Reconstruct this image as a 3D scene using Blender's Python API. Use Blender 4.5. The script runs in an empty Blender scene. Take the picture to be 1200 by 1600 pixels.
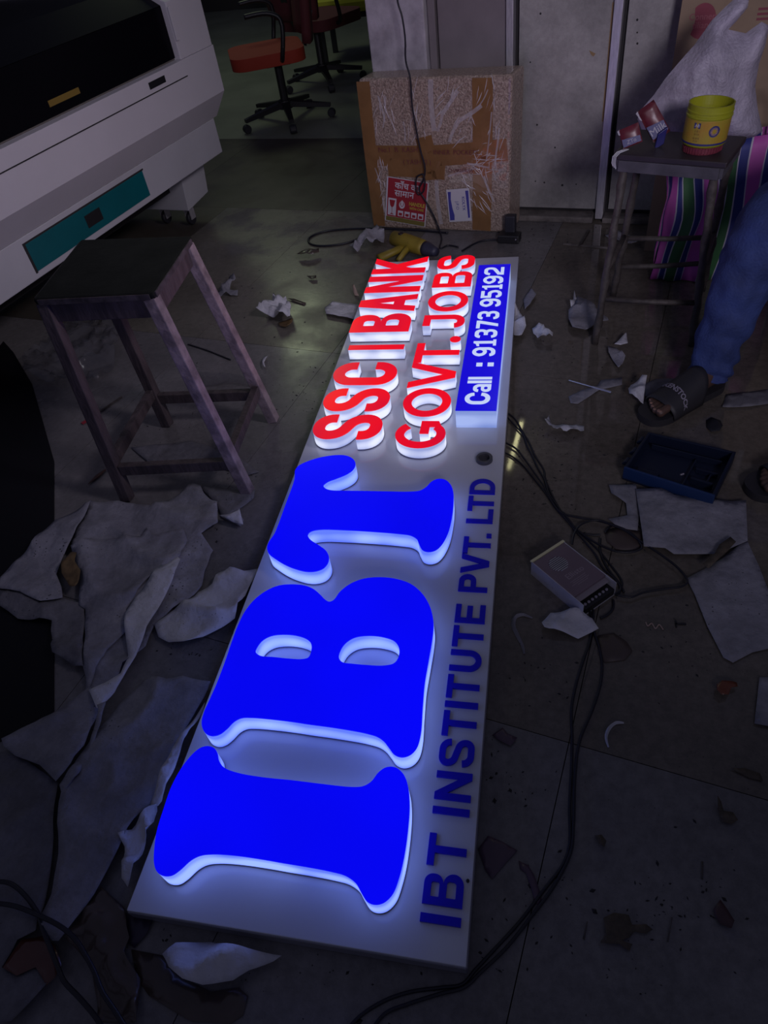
import bpy, bmesh, math, random
from mathutils import Vector, Matrix, noise
from mathutils.geometry import tessellate_polygon, delaunay_2d_cdt
import numpy as np

# ------------------------------------------------------------------ camera
F = 1080.0            # focal length in pixels of the 1200 x 1600 frame
H = 1.35              # camera height
def _setup():
    n = np.array((0.1686, 0.9857)); n /= np.linalg.norm(n)
    down = np.append(n * F * F / 1049.0, F); down /= np.linalg.norm(down)
    y = np.array((263.0, -1109.0, F)); y -= down * (y @ down); y /= np.linalg.norm(y)
    z = -down; x = np.cross(y, z)
    return np.array([x, y, z])
R = _setup()
S = bpy.context.scene
cd = bpy.data.cameras.new('camera'); cam = bpy.data.objects.new('camera', cd); S.collection.objects.link(cam)
cd.sensor_fit = 'VERTICAL'; cd.sensor_height = 36.0; cd.lens = 36.0 * F / 1600.0; cd.clip_start = 0.02
cx, cy, cz = R[:, 0], -R[:, 1], -R[:, 2]
cam.matrix_world = Matrix(((cx[0], cy[0], cz[0], 0), (cx[1], cy[1], cz[1], 0), (cx[2], cy[2], cz[2], H), (0, 0, 0, 1)))
S.camera = cam

# ------------------------------------------------------------------ world, lights, exposure
S.view_settings.view_transform = 'Standard'; S.view_settings.look = 'None'
S.view_settings.exposure = 0.0; S.view_settings.gamma = 1.0; S.view_settings.use_curve_mapping = False
W = bpy.data.worlds.new('world'); S.world = W; W.use_nodes = True
W.node_tree.nodes['Background'].inputs[0].default_value = (0.054, 0.056, 0.094, 1)
W.node_tree.nodes['Background'].inputs[1].default_value = 0.85
def area(name, loc, target, size, energy, col, size_y=None, spread=180):
    l = bpy.data.lights.new(name, 'AREA'); l.energy = energy; l.color = col; l.size = size; l.spread = math.radians(spread)
    if size_y: l.shape = 'RECTANGLE'; l.size_y = size_y
    o = bpy.data.objects.new(name, l); S.collection.objects.link(o); o.location = loc
    o.rotation_euler = (Vector(target) - Vector(loc)).to_track_quat('-Z', 'Y').to_euler(); return o
area('wall_fill', (0.9, -1.6, 2.1), (0.15, 3.2, 0.72), 0.6, 4.8, (0.92, 0.84, 1.0), spread=48)  # added fill from behind the camera, brightens the partition; no real lamp there
area('side_fill', (1.35, 1.15, 2.25), (-2.1, 2.3, 0.45), 0.4, 3.4, (0.96, 0.86, 1.0), spread=62)  # added fill aimed at the machine and wooden stool, not a known lamp
area('back_room_lamp', (-2.6, 6.6, 2.6), (-1.9, 5.6, 0.0), 0.8, 6.5, (0.85, 1.0, 0.62))

# ------------------------------------------------------------------ helpers
def ray(px, py): return R @ np.array([px - 600.0, py - 800.0, F])
def P(px, py, z=0.0):
    r = ray(px, py); t = (z - H) / r[2]; return Vector((r[0] * t, r[1] * t, z))
TH = math.radians(-12.0)
EX = Vector((math.cos(TH), math.sin(TH), 0)); EY = Vector((-math.sin(TH), math.cos(TH), 0))
def RF(a, b, z=0.0): return EX * a + EY * b + Vector((0, 0, z))
def onrow(px, py, off):
    """point of the room's plane 'EY . p = off' seen at a pixel"""
    r = ray(px, py); t = off / (r[0] * EY.x + r[1] * EY.y); return Vector((r[0] * t, r[1] * t, H + r[2] * t))
def ony(px, py, y):
    r = ray(px, py); t = y / r[1]; return Vector((r[0] * t, y, H + r[2] * t))
rnd = random.Random(7)

def s2l(c):
    c = c / 255.0
    return c / 12.92 if c <= 0.04045 else ((c + 0.055) / 1.055) ** 2.4
MATS = {}
def mat(name, col, rough=0.6, metal=0.0, var=0.0, scale=8.0, bump=0.0, bscale=None, col2=None, emit=None, estr=1.0,
        alpha=1.0, trans=0.0, spec=0.5, rvar=0.0, stretch=None, coat=0.0, sheen=0.0, specks=0.0, fine=0.0):
    if name in MATS: return MATS[name]
    m = bpy.data.materials.new(name); m.use_nodes = True; nt = m.node_tree; b = nt.nodes['Principled BSDF']
    c = tuple(col) + (1,)
    b.inputs['Base Color'].default_value = c; b.inputs['Roughness'].default_value = rough
    b.inputs['Metallic'].default_value = metal; b.inputs['Alpha'].default_value = alpha
    b.inputs['Transmission Weight'].default_value = trans; b.inputs['Specular IOR Level'].default_value = spec
    b.inputs['Coat Weight'].default_value = coat; b.inputs['Sheen Weight'].default_value = sheen
    if emit: b.inputs['Emission Color'].default_value = tuple(emit) + (1,); b.inputs['Emission Strength'].default_value = estr
    src = None
    if var or bump or rvar:
        g = nt.nodes.new('ShaderNodeNewGeometry')
        src = g.outputs['Position']
        if stretch:
            mp = nt.nodes.new('ShaderNodeMapping'); mp.inputs['Scale'].default_value = stretch
            mp.inputs['Rotation'].default_value = (0, 0, -TH) if stretch[0] != stretch[1] else (0, 0, 0)
            nt.links.new(src, mp.inputs[0]); src = mp.outputs[0]
    if var:
        n = nt.nodes.new('ShaderNodeTexNoise'); n.inputs['Scale'].default_value = scale; n.inputs['Detail'].default_value = 6
        n.inputs['Roughness'].default_value = 0.62
        nt.links.new(src, n.inputs['Vector'])
        r = nt.nodes.new('ShaderNodeValToRGB'); r.color_ramp.elements[0].position = 0.36; r.color_ramp.elements[1].position = 0.66
        k2 = tuple(col2) + (1,) if col2 else tuple(x * (1 - var) for x in col) + (1,)
        r.color_ramp.elements[0].color = k2; r.color_ramp.elements[1].color = c
        nt.links.new(n.outputs['Fac'], r.inputs[0]); nt.links.new(r.outputs[0], b.inputs['Base Color'])
    if specks or fine:
        cs = b.inputs['Base Color'].links[0].from_socket if b.inputs['Base Color'].links else None
        g2 = nt.nodes.new('ShaderNodeNewGeometry')
        def mul(fac_out, lo, p0, p1):
            rr = nt.nodes.new('ShaderNodeValToRGB'); rr.color_ramp.elements[0].position = p0; rr.color_ramp.elements[1].position = p1
            rr.color_ramp.elements[0].color = (lo, lo, lo, 1); rr.color_ramp.elements[1].color = (1, 1, 1, 1); nt.links.new(fac_out, rr.inputs[0])
            mx = nt.nodes.new('ShaderNodeMix'); mx.data_type = 'RGBA'; mx.blend_type = 'MULTIPLY'; mx.inputs[0].default_value = 1
            src_ = b.inputs['Base Color'].links[0].from_socket if b.inputs['Base Color'].links else None
            if src_: nt.links.new(src_, mx.inputs[6])
            else: mx.inputs[6].default_value = c
            nt.links.new(rr.outputs[0], mx.inputs[7]); nt.links.new(mx.outputs[2], b.inputs['Base Color'])
        if fine:
            n2 = nt.nodes.new('ShaderNodeTexNoise'); n2.inputs['Scale'].default_value = 42; n2.inputs['Detail'].default_value = 8; n2.inputs['Roughness'].default_value = .8
            nt.links.new(g2.outputs['Position'], n2.inputs['Vector']); mul(n2.outputs['Fac'], 1 - fine, .38, .62)
        if specks:
            vo = nt.nodes.new('ShaderNodeTexVoronoi'); vo.inputs['Scale'].default_value = 75; vo.inputs['Randomness'].default_value = 1
            nt.links.new(g2.outputs['Position'], vo.inputs['Vector'])
            n3 = nt.nodes.new('ShaderNodeTexNoise'); n3.inputs['Scale'].default_value = 7; nt.links.new(g2.outputs['Position'], n3.inputs['Vector'])
            ma = nt.nodes.new('ShaderNodeMapRange'); ma.inputs[1].default_value = .5; ma.inputs[2].default_value = .75; ma.inputs[3].default_value = 0.0; ma.inputs[4].default_value = specks
            nt.links.new(n3.outputs['Fac'], ma.inputs[0])
            lt = nt.nodes.new('ShaderNodeMath'); lt.operation = 'SUBTRACT'; nt.links.new(vo.outputs['Distance'], lt.inputs[0]); nt.links.new(ma.outputs[0], lt.inputs[1])
            mul(lt.outputs[0], .12, 0.0, .06)
    if rvar:
        n = nt.nodes.new('ShaderNodeTexNoise'); n.inputs['Scale'].default_value = 5.0; n.inputs['Detail'].default_value = 4
        nt.links.new(src, n.inputs['Vector'])
        mr = nt.nodes.new('ShaderNodeMapRange'); mr.inputs[1].default_value = 0.35; mr.inputs[2].default_value = 0.7
        mr.inputs[3].default_value = rough; mr.inputs[4].default_value = min(1, rough + rvar)
        nt.links.new(n.outputs['Fac'], mr.inputs[0]); nt.links.new(mr.outputs[0], b.inputs['Roughness'])
    if bump:
        n = nt.nodes.new('ShaderNodeTexNoise'); n.inputs['Scale'].default_value = bscale or scale * 3; n.inputs['Detail'].default_value = 5
        nt.links.new(src, n.inputs['Vector'])
        bp = nt.nodes.new('ShaderNodeBump'); bp.inputs['Strength'].default_value = bump; bp.inputs['Distance'].default_value = 0.018 if bump >= 1 and not coat else 0.01
        nt.links.new(n.outputs['Fac'], bp.inputs['Height']); nt.links.new(bp.outputs[0], b.inputs['Normal'])
    MATS[name] = m; return m
def emat(name, col, strength=1.0, col2=None, scale=12.0, zband=None):
    """lit acrylic of the sign: gives off light, brighter in front of each lamp inside"""
    m = bpy.data.materials.new(name); m.use_nodes = True; nt = m.node_tree; b = nt.nodes['Principled BSDF']
    b.inputs['Base Color'].default_value = tuple(x * 0.3 for x in col) + (1,); b.inputs['Roughness'].default_value = 0.25
    b.inputs['Emission Color'].default_value = tuple(col) + (1,); b.inputs['Emission Strength'].default_value = strength
    if col2:
        g = nt.nodes.new('ShaderNodeNewGeometry'); n = nt.nodes.new('ShaderNodeTexNoise'); n.inputs['Scale'].default_value = scale
        n.inputs['Detail'].default_value = 1; nt.links.new(g.outputs['Position'], n.inputs['Vector'])
        sp_ = nt.nodes.new('ShaderNodeSeparateXYZ'); nt.links.new(g.outputs['Position'], sp_.inputs[0])
        out = n.outputs['Fac']
        if zband:      # the lamps stand at mid height behind the wall of the letter
            mr = nt.nodes.new('ShaderNodeMapRange'); mr.inputs[1].default_value = zband[0]; mr.inputs[2].default_value = zband[1]; mr.inputs[3].default_value = -1; mr.inputs[4].default_value = 1
            nt.links.new(sp_.outputs[2], mr.inputs[0]); sq_ = nt.nodes.new('ShaderNodeMath'); sq_.operation = 'MULTIPLY'; nt.links.new(mr.outputs[0], sq_.inputs[0]); nt.links.new(mr.outputs[0], sq_.inputs[1])
            sc_ = nt.nodes.new('ShaderNodeMath'); sc_.operation = 'MULTIPLY_ADD'; sc_.inputs[1].default_value = -.28; nt.links.new(sq_.outputs[0], sc_.inputs[0]); ad = nt.nodes.new('ShaderNodeMath'); ad.operation = 'ADD'; ad.inputs[1].default_value = .10
            nt.links.new(n.outputs['Fac'], ad.inputs[0]); nt.links.new(ad.outputs[0], sc_.inputs[2]); out = sc_.outputs[0]
        r = nt.nodes.new('ShaderNodeValToRGB'); r.color_ramp.elements[0].position = 0.28; r.color_ramp.elements[1].position = 0.68
        r.color_ramp.elements[0].color = tuple(col2) + (1,); r.color_ramp.elements[1].color = tuple(col) + (1,)
        nt.links.new(out, r.inputs[0]); nt.links.new(r.outputs[0], b.inputs['Emission Color'])
    MATS[name] = m; return m

WL = {}
def base_loc(o): return WL.get(o.name, Vector((0, 0, 0)))
def put(o, label=None, cat=None, group=None, kind=None):
    if label: o['label'] = label
    if cat: o['category'] = cat
    if group: o['group'] = group
    if kind: o['kind'] = kind
    return o
def thing(name, label, cat, loc, group=None):
    o = bpy.data.objects.new(name, None); S.collection.objects.link(o); o.location = loc; o.empty_display_size = 0.05
    WL[o.name] = Vector(loc); return put(o, label, cat, group)

class MB:
    def __init__(s): s.v = []; s.f = []; s.m = []
    def add(s, vs, fs, mi=0):
        k = len(s.v); s.v += [tuple(v) for v in vs]; s.f += [tuple(i + k for i in f) for f in fs]; s.m += [mi] * len(fs); return s
    def hexa(s, b, t, mi=0):     # four bottom points, four top points, same order
        return s.add(list(b) + list(t), [(3, 2, 1, 0), (4, 5, 6, 7), (0, 1, 5, 4), (1, 2, 6, 5), (2, 3, 7, 6), (3, 0, 4, 7)], mi)
    def box(s, c, size, mi=0, ax=None, ay=None, az=None):
        ax = ax or Vector((1, 0, 0)); ay = ay or Vector((0, 1, 0)); az = az or Vector((0, 0, 1)); c = Vector(c)
        X, Y, Z = ax * size[0] / 2, ay * size[1] / 2, az * size[2] / 2
        return s.hexa([c - X - Y - Z, c + X - Y - Z, c + X + Y - Z, c - X + Y - Z], [c - X - Y + Z, c + X - Y + Z, c + X + Y + Z, c - X + Y + Z], mi)
    def rbox(s, a0, a1, b0, b1, z0, z1, mi=0):   # box in room axes
        return s.hexa([RF(a0, b0, z0), RF(a1, b0, z0), RF(a1, b1, z0), RF(a0, b1, z0)], [RF(a0, b0, z1), RF(a1, b0, z1), RF(a1, b1, z1), RF(a0, b1, z1)], mi)
    def bar(s, p, q, w, h=None, up=(0, 0, 1), mi=0, w2=None, h2=None):
        p, q = Vector(p), Vector(q); h = h or w; d = (q - p).normalized(); u = Vector(up)
        x = d.cross(u); x = x.normalized() if x.length > 1e-4 else Vector((1, 0, 0)); y = x.cross(d).normalized()
        w2 = w2 or w; h2 = h2 or h
        r = lambda c, a, b: [c - x * a / 2 - y * b / 2, c + x * a / 2 - y * b / 2, c + x * a / 2 + y * b / 2, c - x * a / 2 + y * b / 2]
        return s.hexa(r(p, w, h), r(q, w2, h2), mi)
    def tube(s, pts, rad, n=8, mi=0, flat=1.0):
        pts = [Vector(p) for p in pts]; rs = rad if isinstance(rad, (list, tuple)) else [rad] * len(pts)
        vs = []; fs = []; prev = None
        for i, p in enumerate(pts):
            d = (pts[min(i + 1, len(pts) - 1)] - pts[max(i - 1, 0)]).normalized()
            if prev is None:
                x = d.cross(Vector((0, 0, 1))); x = x.normalized() if x.length > 1e-3 else Vector((1, 0, 0))
            else:
                x = (prev - d * prev.dot(d)).normalized()
            prev = x; y = d.cross(x)
            for k in range(n):
                a = 2 * math.pi * k / n; vs.append(p + (x * math.cos(a) + y * math.sin(a) * flat) * rs[i])
        for i in range(len(pts) - 1):
            for k in range(n): fs.append((i * n + k, i * n + (k + 1) % n, (i + 1) * n + (k + 1) % n, (i + 1) * n + k))
        fs.append(tuple(range(n))[::-1]); fs.append(tuple(range((len(pts) - 1) * n, len(pts) * n)))
        return s.add(vs, fs, mi)
    def lathe(s, c, prof, n=32, mi=0, axis=None):
        c = Vector(c); az = Vector(axis).normalized() if axis else Vector((0, 0, 1))
        ax = az.orthogonal().normalized(); ay = az.cross(ax)
        vs = []; fs = []
        for r, z in prof:
            for k in range(n):
                a = 2 * math.pi * k / n; vs.append(c + az * z + (ax * math.cos(a) + ay * math.sin(a)) * max(r, 1e-5))
        for i in range(len(prof) - 1):
            for k in range(n): fs.append((i * n + k, i * n + (k + 1) % n, (i + 1) * n + (k + 1) % n, (i + 1) * n + k))
        return s.add(vs, fs, mi)
    def prism(s, outer, holes, T, z0, z1, cap0=True, cap1=True, sides=True, mi=0):
        """extrude a 2-D outline with holes; T maps (x, y, z) to a world point"""
        loops = [clean(outer)] + [clean(h) for h in holes]
        flat = [p for l in loops for p in l]; n = len(flat)
        vs = [T(p[0], p[1], z0) for p in flat] + [T(p[0], p[1], z1) for p in flat]; fs = []
        tri = tessellate_polygon([[Vector((p[0], p[1], 0)) for p in l] for l in loops])
        good = []
        for t in tri:
            a, b, c = (flat[i] for i in t)
            ar = (b[0] - a[0]) * (c[1] - a[1]) - (b[1] - a[1]) * (c[0] - a[0])
            if abs(ar) > 1e-12: good.append(t if ar > 0 else (t[0], t[2], t[1]))
        if cap0: fs += [(t[2], t[1], t[0]) for t in good]
        if cap1: fs += [(t[0] + n, t[1] + n, t[2] + n) for t in good]
        if sides:
            k = 0
            for li, l in enumerate(loops):
                m = len(l); ccw = sum(l[i][0] * l[(i + 1) % m][1] - l[(i + 1) % m][0] * l[i][1] for i in range(m)) > 0
                for i in range(m):
                    a, b = k + i, k + (i + 1) % m
                    fs.append((a, b, b + n, a + n) if ccw == (li == 0) else (b, a, a + n, b + n))
                k += m
        return s.add(vs, fs, mi)
    def build(s, name, mats, parent=None, label=None, cat=None, group=None, kind=None, bevel=0.0, smooth=False, subsurf=0, loc=None, solid=0.0, segs=2, fix=False):
        me = bpy.data.meshes.new(name); o = bpy.data.objects.new(name, me); S.collection.objects.link(o)
        if parent is not None:
            o.parent = parent; org = base_loc(parent)
        else:
            org = Vector(loc) if loc is not None else Vector((0, 0, 0)); o.location = org
        WL[o.name] = org
        me.from_pydata([tuple(Vector(v) - org) for v in s.v], [], s.f)
        mats = mats if isinstance(mats, (list, tuple)) else [mats]
        for m in mats: me.materials.append(m)
        for p, mi in zip(me.polygons, s.m): p.material_index = mi
        if bevel or fix:
            bm = bmesh.new(); bm.from_mesh(me)
            if fix: bmesh.ops.recalc_face_normals(bm, faces=bm.faces)
            if bevel:
                es = [e for e in bm.edges if len(e.link_faces) == 2 and e.calc_face_angle(0) > 0.6]
                bmesh.ops.bevel(bm, geom=es, offset=bevel, segments=segs, profile=0.6, affect='EDGES', clamp_overlap=True)
            bm.to_mesh(me); bm.free()
        if smooth:
            me.polygons.foreach_set('use_smooth', [True] * len(me.polygons))
        if subsurf:
            md = o.modifiers.new('sub', 'SUBSURF'); md.levels = md.render_levels = subsurf
        if solid:
            md = o.modifiers.new('solid', 'SOLIDIFY'); md.thickness = solid; md.offset = 1
        me.update()
        return put(o, label, cat, group, kind)
def clean(l):
    out = []
    for p in l:
        if not out or (abs(p[0] - out[-1][0]) + abs(p[1] - out[-1][1])) > 1e-6: out.append((p[0], p[1]))
    if len(out) > 1 and (abs(out[0][0] - out[-1][0]) + abs(out[0][1] - out[-1][1])) < 1e-6: out.pop()
    return out
def part(name, mb, m, parent, **k): return mb.build(name, m, parent, **k)

def catmull(pts, n=6, closed=True):
    out = []; N = len(pts)
    for i in range(N if closed else N - 1):
        g = (lambda j: pts[j % N]) if closed else (lambda j: pts[max(0, min(N - 1, j))])
        p0, p1, p2, p3 = (Vector(g(i + k)) for k in (-1, 0, 1, 2))
        t0 = 0; t1 = t0 + max((p1 - p0).length, 1e-6) ** .5; t2 = t1 + max((p2 - p1).length, 1e-6) ** .5; t3 = t2 + max((p3 - p2).length, 1e-6) ** .5
        for k in range(n):
            t = t1 + (t2 - t1) * k / n
            a1 = p0 * ((t1 - t) / (t1 - t0)) + p1 * ((t - t0) / (t1 - t0)); a2 = p1 * ((t2 - t) / (t2 - t1)) + p2 * ((t - t1) / (t2 - t1))
            a3 = p2 * ((t3 - t) / (t3 - t2)) + p3 * ((t - t2) / (t3 - t2))
            b1 = a1 * ((t2 - t) / (t2 - t0)) + a2 * ((t - t0) / (t2 - t0)); b2 = a2 * ((t3 - t) / (t3 - t1)) + a3 * ((t - t1) / (t3 - t1))
            out.append(b1 * ((t2 - t) / (t2 - t1)) + b2 * ((t - t1) / (t2 - t1)))
    if not closed: out.append(Vector(pts[-1]))
    return out
def text_mesh(txt, size, T, depth=0.0004, sx=1.0, bold=0.0, align='CENTER'):
    """flat lettering: returns an MB of the words laid out by T(x, y, z)"""
    c = bpy.data.curves.new('t', 'FONT'); c.body = txt; c.size = size; c.align_x = align; c.align_y = 'CENTER'; c.offset = bold; c.resolution_u = 3
    o = bpy.data.objects.new('t', c); me = bpy.data.meshes.new_from_object(o)
    mb = MB(); mb.add([T(v.co.x * sx, v.co.y, depth) for v in me.vertices], [tuple(p.vertices) for p in me.polygons])
    bpy.data.objects.remove(o); bpy.data.curves.remove(c); bpy.data.meshes.remove(me)
    return mb
def quad_frame(o, ux, uy, un):
    return lambda x, y, z: Vector(o) + ux * x + uy * y + un * z

# thin sheets: triangulated inside an outline and lifted into folds
def inside(p, poly):
    c = False; j = len(poly) - 1
    for i in range(len(poly)):
        if (poly[i][1] > p[1]) != (poly[j][1] > p[1]) and p[0] < (poly[j][0] - poly[i][0]) * (p[1] - poly[i][1]) / (poly[j][1] - poly[i][1] + 1e-12) + poly[i][0]: c = not c
        j = i
    return c
def edge_dist(p, poly):
    d = 9.0
    for i in range(len(poly)):
        a = poly[i]; b = poly[i - 1]; vx, vy = b[0] - a[0], b[1] - a[1]; L = vx * vx + vy * vy + 1e-12
        t = max(0, min(1, ((p[0] - a[0]) * vx + (p[1] - a[1]) * vy) / L)); d = min(d, math.hypot(a[0] + t * vx - p[0], a[1] + t * vy - p[1]))
    return d
def sheet_mesh(poly, step):
    xs = [p[0] for p in poly]; ys = [p[1] for p in poly]; b = []
    N = len(poly)
    for i in range(N):
        p, q = Vector(poly[i][:2]), Vector(poly[(i + 1) % N][:2]); k = max(1, int((q - p).length / step))
        for j in range(k): b.append(p.lerp(q, j / k))
    pts = list(b); y = min(ys) + step * .5; row = 0
    bb = [(v.x, v.y) for v in b]
    while y < max(ys):
        x = min(xs) + (step * .5 if row % 2 else 0)
        while x < max(xs):
            q = (x + rnd.uniform(-.2, .2) * step, y + rnd.uniform(-.2, .2) * step)
            if inside(q, bb) and edge_dist(q, bb) > step * .45: pts.append(Vector(q))
            x += step
        y += step * .87; row += 1
    r = delaunay_2d_cdt(pts, [], [list(range(len(b)))], 1, 1e-6)
    return r[0], r[2], bb
def crease(x, y, sc, seed):
    """sharp folds: ridged noise"""
    v = Vector((x * sc + seed * 7.3, y * sc - seed * 3.1, seed * 1.7))
    a = abs(noise.noise(v)); b = abs(noise.noise(v * 2.3 + Vector((5, 2, 1)))); return 1 - 1.6 * a - .5 * b
PAPER_N = [0]
def HZ(v): return v
def paper(px, label, z=0.002, amp=0.012, m=None, step=0.018, sc=7.0, curl=0.0, rag=0.0, name='paper_sheet', cat='paper', group=None, off=None, scale=1 / 3.0, edge_up=0.0, kind=None, heap=False):
    """a sheet lying on the floor; px outline in picture pixels of the floor plane"""
    PAPER_N[0] += 1; sd = PAPER_N[0]
    if heap: sd = 3; sc = 5.5; amp = .022; curl = 0; step = .014
    group = group or {'paper': 'torn white papers littering the floor', 'scrap': 'brown scraps littering the floor', 'film': 'plastic film pieces littering the floor', 'wrap': 'clear wrap pieces on the floor by the wooden stool'}.get(cat)
    ox, oy = off or (0, 0); k = scale if off else 1.0
    poly = [P(ox + x * k, oy + y * k, z) for x, y in px]
    if rag:
        out = []
        for i in range(len(poly)):
            p, q = poly[i], poly[(i + 1) % len(poly)]; n = max(1, int((q - p).length / 0.03))
            for j in range(n):
                w = p.lerp(q, j / n); s_ = rag if j else rag * .3
                out.append((w.x + rnd.uniform(-s_, s_), w.y + rnd.uniform(-s_, s_)))
        poly = out
    else: poly = [(p.x, p.y) for p in poly]
    vs, fs, bb = sheet_mesh(poly, step); mb = MB(); out = []
    for v in vs:
        c = crease(v.x, v.y, sc, sd); h = max(0.0, c) ** 2 * amp
        h += amp * .5 * (noise.noise(Vector((v.x * 4, v.y * 4, sd))) + .5)
        d = edge_dist(v, bb)
        if curl: h += curl * max(0, noise.noise(Vector((v.x * 5 + sd, v.y * 5, 3)))) * max(0, 1 - d / .05)
        if edge_up: h += edge_up * math.exp(-d / .012)
        out.append((v.x, v.y, z + max(0.0, h)))
    mb.add(out, fs)
    c = sum((Vector(o) for o in out), Vector()) / len(out)
    return mb.build(name, m or M_paper, label=label, cat=cat, group=group, loc=(c.x, c.y, 0), solid=0.0005, kind=kind, smooth=True)
def pillow(outline, origin, ux, uy, un, thick, step=0.02, amp=0.01, sc=10, seed=1, power=.5, back=1.0):
    """a stuffed or crumpled body: outline in the (ux, uy) plane, swelling along un"""
    vs, fs, bb = sheet_mesh(outline, step); mb = MB(); f = []; b = []
    dm = max(edge_dist(v, bb) for v in vs)
    for v in vs:
        d = edge_dist(v, bb) / dm; h = thick * (d ** power)
        nz = crease(v.x, v.y, sc, seed) * amp * min(1, d * 4)
        f.append(Vector(origin) + ux * v.x + uy * v.y + un * (h + nz)); b.append(Vector(origin) + ux * v.x + uy * v.y - un * (h * back + nz * .3))
    mb.add(f, fs); mb.add(b, [tuple(reversed(x)) for x in fs]); return mb

# ------------------------------------------------------------------ materials
M_tile_l = mat('tile_grey', (.215, .205, .21), .20, var=.32, scale=2.6, rvar=.25, bump=.02, bscale=60, spec=.4, fine=.3, specks=.10)
M_tile_m = mat('tile_greige', (.20, .185, .155), .18, var=.3, scale=2.2, rvar=.25, bump=.02, bscale=60, spec=.4, fine=.3, specks=.10)
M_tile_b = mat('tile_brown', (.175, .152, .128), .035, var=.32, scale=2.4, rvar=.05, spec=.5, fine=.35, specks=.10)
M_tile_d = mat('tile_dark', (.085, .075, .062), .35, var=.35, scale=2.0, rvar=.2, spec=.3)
M_slab = mat('slab', (.03, .028, .03), .9)
M_farfloor = mat('back_room_floor', (.24, .255, .20), .45, var=.25, scale=2.0)
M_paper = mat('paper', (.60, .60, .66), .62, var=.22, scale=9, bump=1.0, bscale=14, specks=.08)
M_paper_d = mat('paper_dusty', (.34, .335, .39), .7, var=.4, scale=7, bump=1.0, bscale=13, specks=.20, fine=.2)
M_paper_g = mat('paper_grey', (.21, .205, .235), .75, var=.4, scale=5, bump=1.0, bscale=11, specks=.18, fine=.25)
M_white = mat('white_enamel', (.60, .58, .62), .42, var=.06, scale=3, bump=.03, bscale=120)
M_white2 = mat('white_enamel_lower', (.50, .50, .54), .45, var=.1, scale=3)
M_black = mat('black_plastic', (.012, .012, .015), .45)
M_rubber = mat('black_rubber', (.016, .016, .022), .6)
M_cable = mat('black_cable', (.010, .010, .018), .42)

# ------------------------------------------------------------------ setting
floor = MB(); floor.rbox(-7, 3.2, -1.8, 9.2, -0.06, -0.012)
floor = floor.build('floor', M_slab, kind='structure'); WL[floor.name] = Vector((0, 0, 0))
def tile(a0, a1, b0, b1, m):
    t = MB(); g = 0.0009; t.rbox(a0 + g, a1 - g, b0 + g, b1 - g, -0.0115, 0.0); part('tile', t, m, floor)
XL = [-3.58, -2.98, -2.38, -1.77, -1.165, -0.56, -0.05, 0.56, 1.17, 1.78]
row1 = {-3.58: M_tile_l, -2.98: M_tile_l, -2.38: M_tile_l, -1.77: M_tile_l, -1.165: M_tile_l, -0.56: M_tile_b, -0.05: M_tile_b, 0.56: M_tile_b, 1.17: M_tile_b}
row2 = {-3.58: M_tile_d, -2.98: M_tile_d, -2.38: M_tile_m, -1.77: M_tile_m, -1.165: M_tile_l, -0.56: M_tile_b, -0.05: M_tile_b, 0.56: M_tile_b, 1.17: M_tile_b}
for i in range(len(XL) - 1):
    a0, a1 = XL[i], XL[i + 1]
    tile(a0, a1, -1.79, -0.55, M_tile_l); tile(a0, a1, -0.55, 0.70, M_tile_l)
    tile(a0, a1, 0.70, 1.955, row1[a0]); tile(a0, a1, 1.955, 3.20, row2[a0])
for a0 in (-4.8, -4.2):
    for b0, b1 in ((-0.55, .7), (.7, 1.955), (1.955, 3.2)): tile(a0, a0 + .61, b0, b1, M_tile_l)
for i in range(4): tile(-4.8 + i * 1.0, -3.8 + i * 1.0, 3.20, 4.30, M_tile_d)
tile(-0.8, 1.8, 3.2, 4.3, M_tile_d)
far = MB(); far.rbox(-6.5, 1.8, 4.302, 9.0, -0.0115, 0.0); part('floor_covering', far, M_farfloor, floor)

# partition wall: plastered pillar, boards and aluminium strips
M_plaster = mat('plaster', (.48, .445, .50), .75, var=.4, scale=9, bump=.35, bscale=26)
M_board = mat('partition_board', (.40, .385, .375), .55, var=.38, scale=4.5, fine=.2, bump=.05, bscale=40)
M_board_b = mat('partition_board_brown', (.23, .20, .215), .5, var=.25, scale=3.0)
M_alu = mat('aluminium', (.62, .60, .64), .38, metal=.55, var=.25, scale=20, stretch=(8, 8, 1))
M_dirty = mat('dirty_skirting', (.19, .17, .16), .8, var=.5, scale=18, bump=.4, bscale=50)
M_gap = mat('dark_gap', (.02, .018, .02), .8)
M_cardb = mat('cardboard', (.28, .20, .135), .8, var=.15, scale=10, bump=.05)
wall = MB(); wall.rbox(-1.16, 3.0, 3.235, 3.30, -0.012, 2.45)
wall = wall.build('wall_back', M_gap, kind='structure', label='partition wall of grey boards held by aluminium strips'); WL[wall.name] = Vector((0, 0, 0))
def wp(name, a0, a1, b0, z0, z1, m, bv=.0015, b1=3.236, label=None): t = MB(); t.rbox(a0, a1, b0, b1, z0, z1); return part(name, t, m, wall, bevel=bv, label=label)
wp('panel', -1.155, -1.125, 3.20, 0.0, 2.45, M_board_b, label='narrow dark filler strip beside the pillar')
wp('panel', -1.118, -.834, 3.215, 0.0, 2.45, M_board_b, label='brown grey board behind the wrapped carton')
wp('aluminium_strip', -.83, -.802, 3.192, 0.0, 2.45, M_alu)
wp('panel', -.782, -.424, 3.21, 0.045, 2.45, M_board)
wp('aluminium_strip', -.424, -.392, 3.185, 0.012, 2.45, M_alu)
wp('panel', -.375, .42, 3.215, 0.045, 2.45, M_board)
wp('panel', .43, 3.0, 3.215, 0.045, 2.45, M_board)
wp('aluminium_strip', .415, .445, 3.19, 0.012, 2.45, M_alu)
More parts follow.
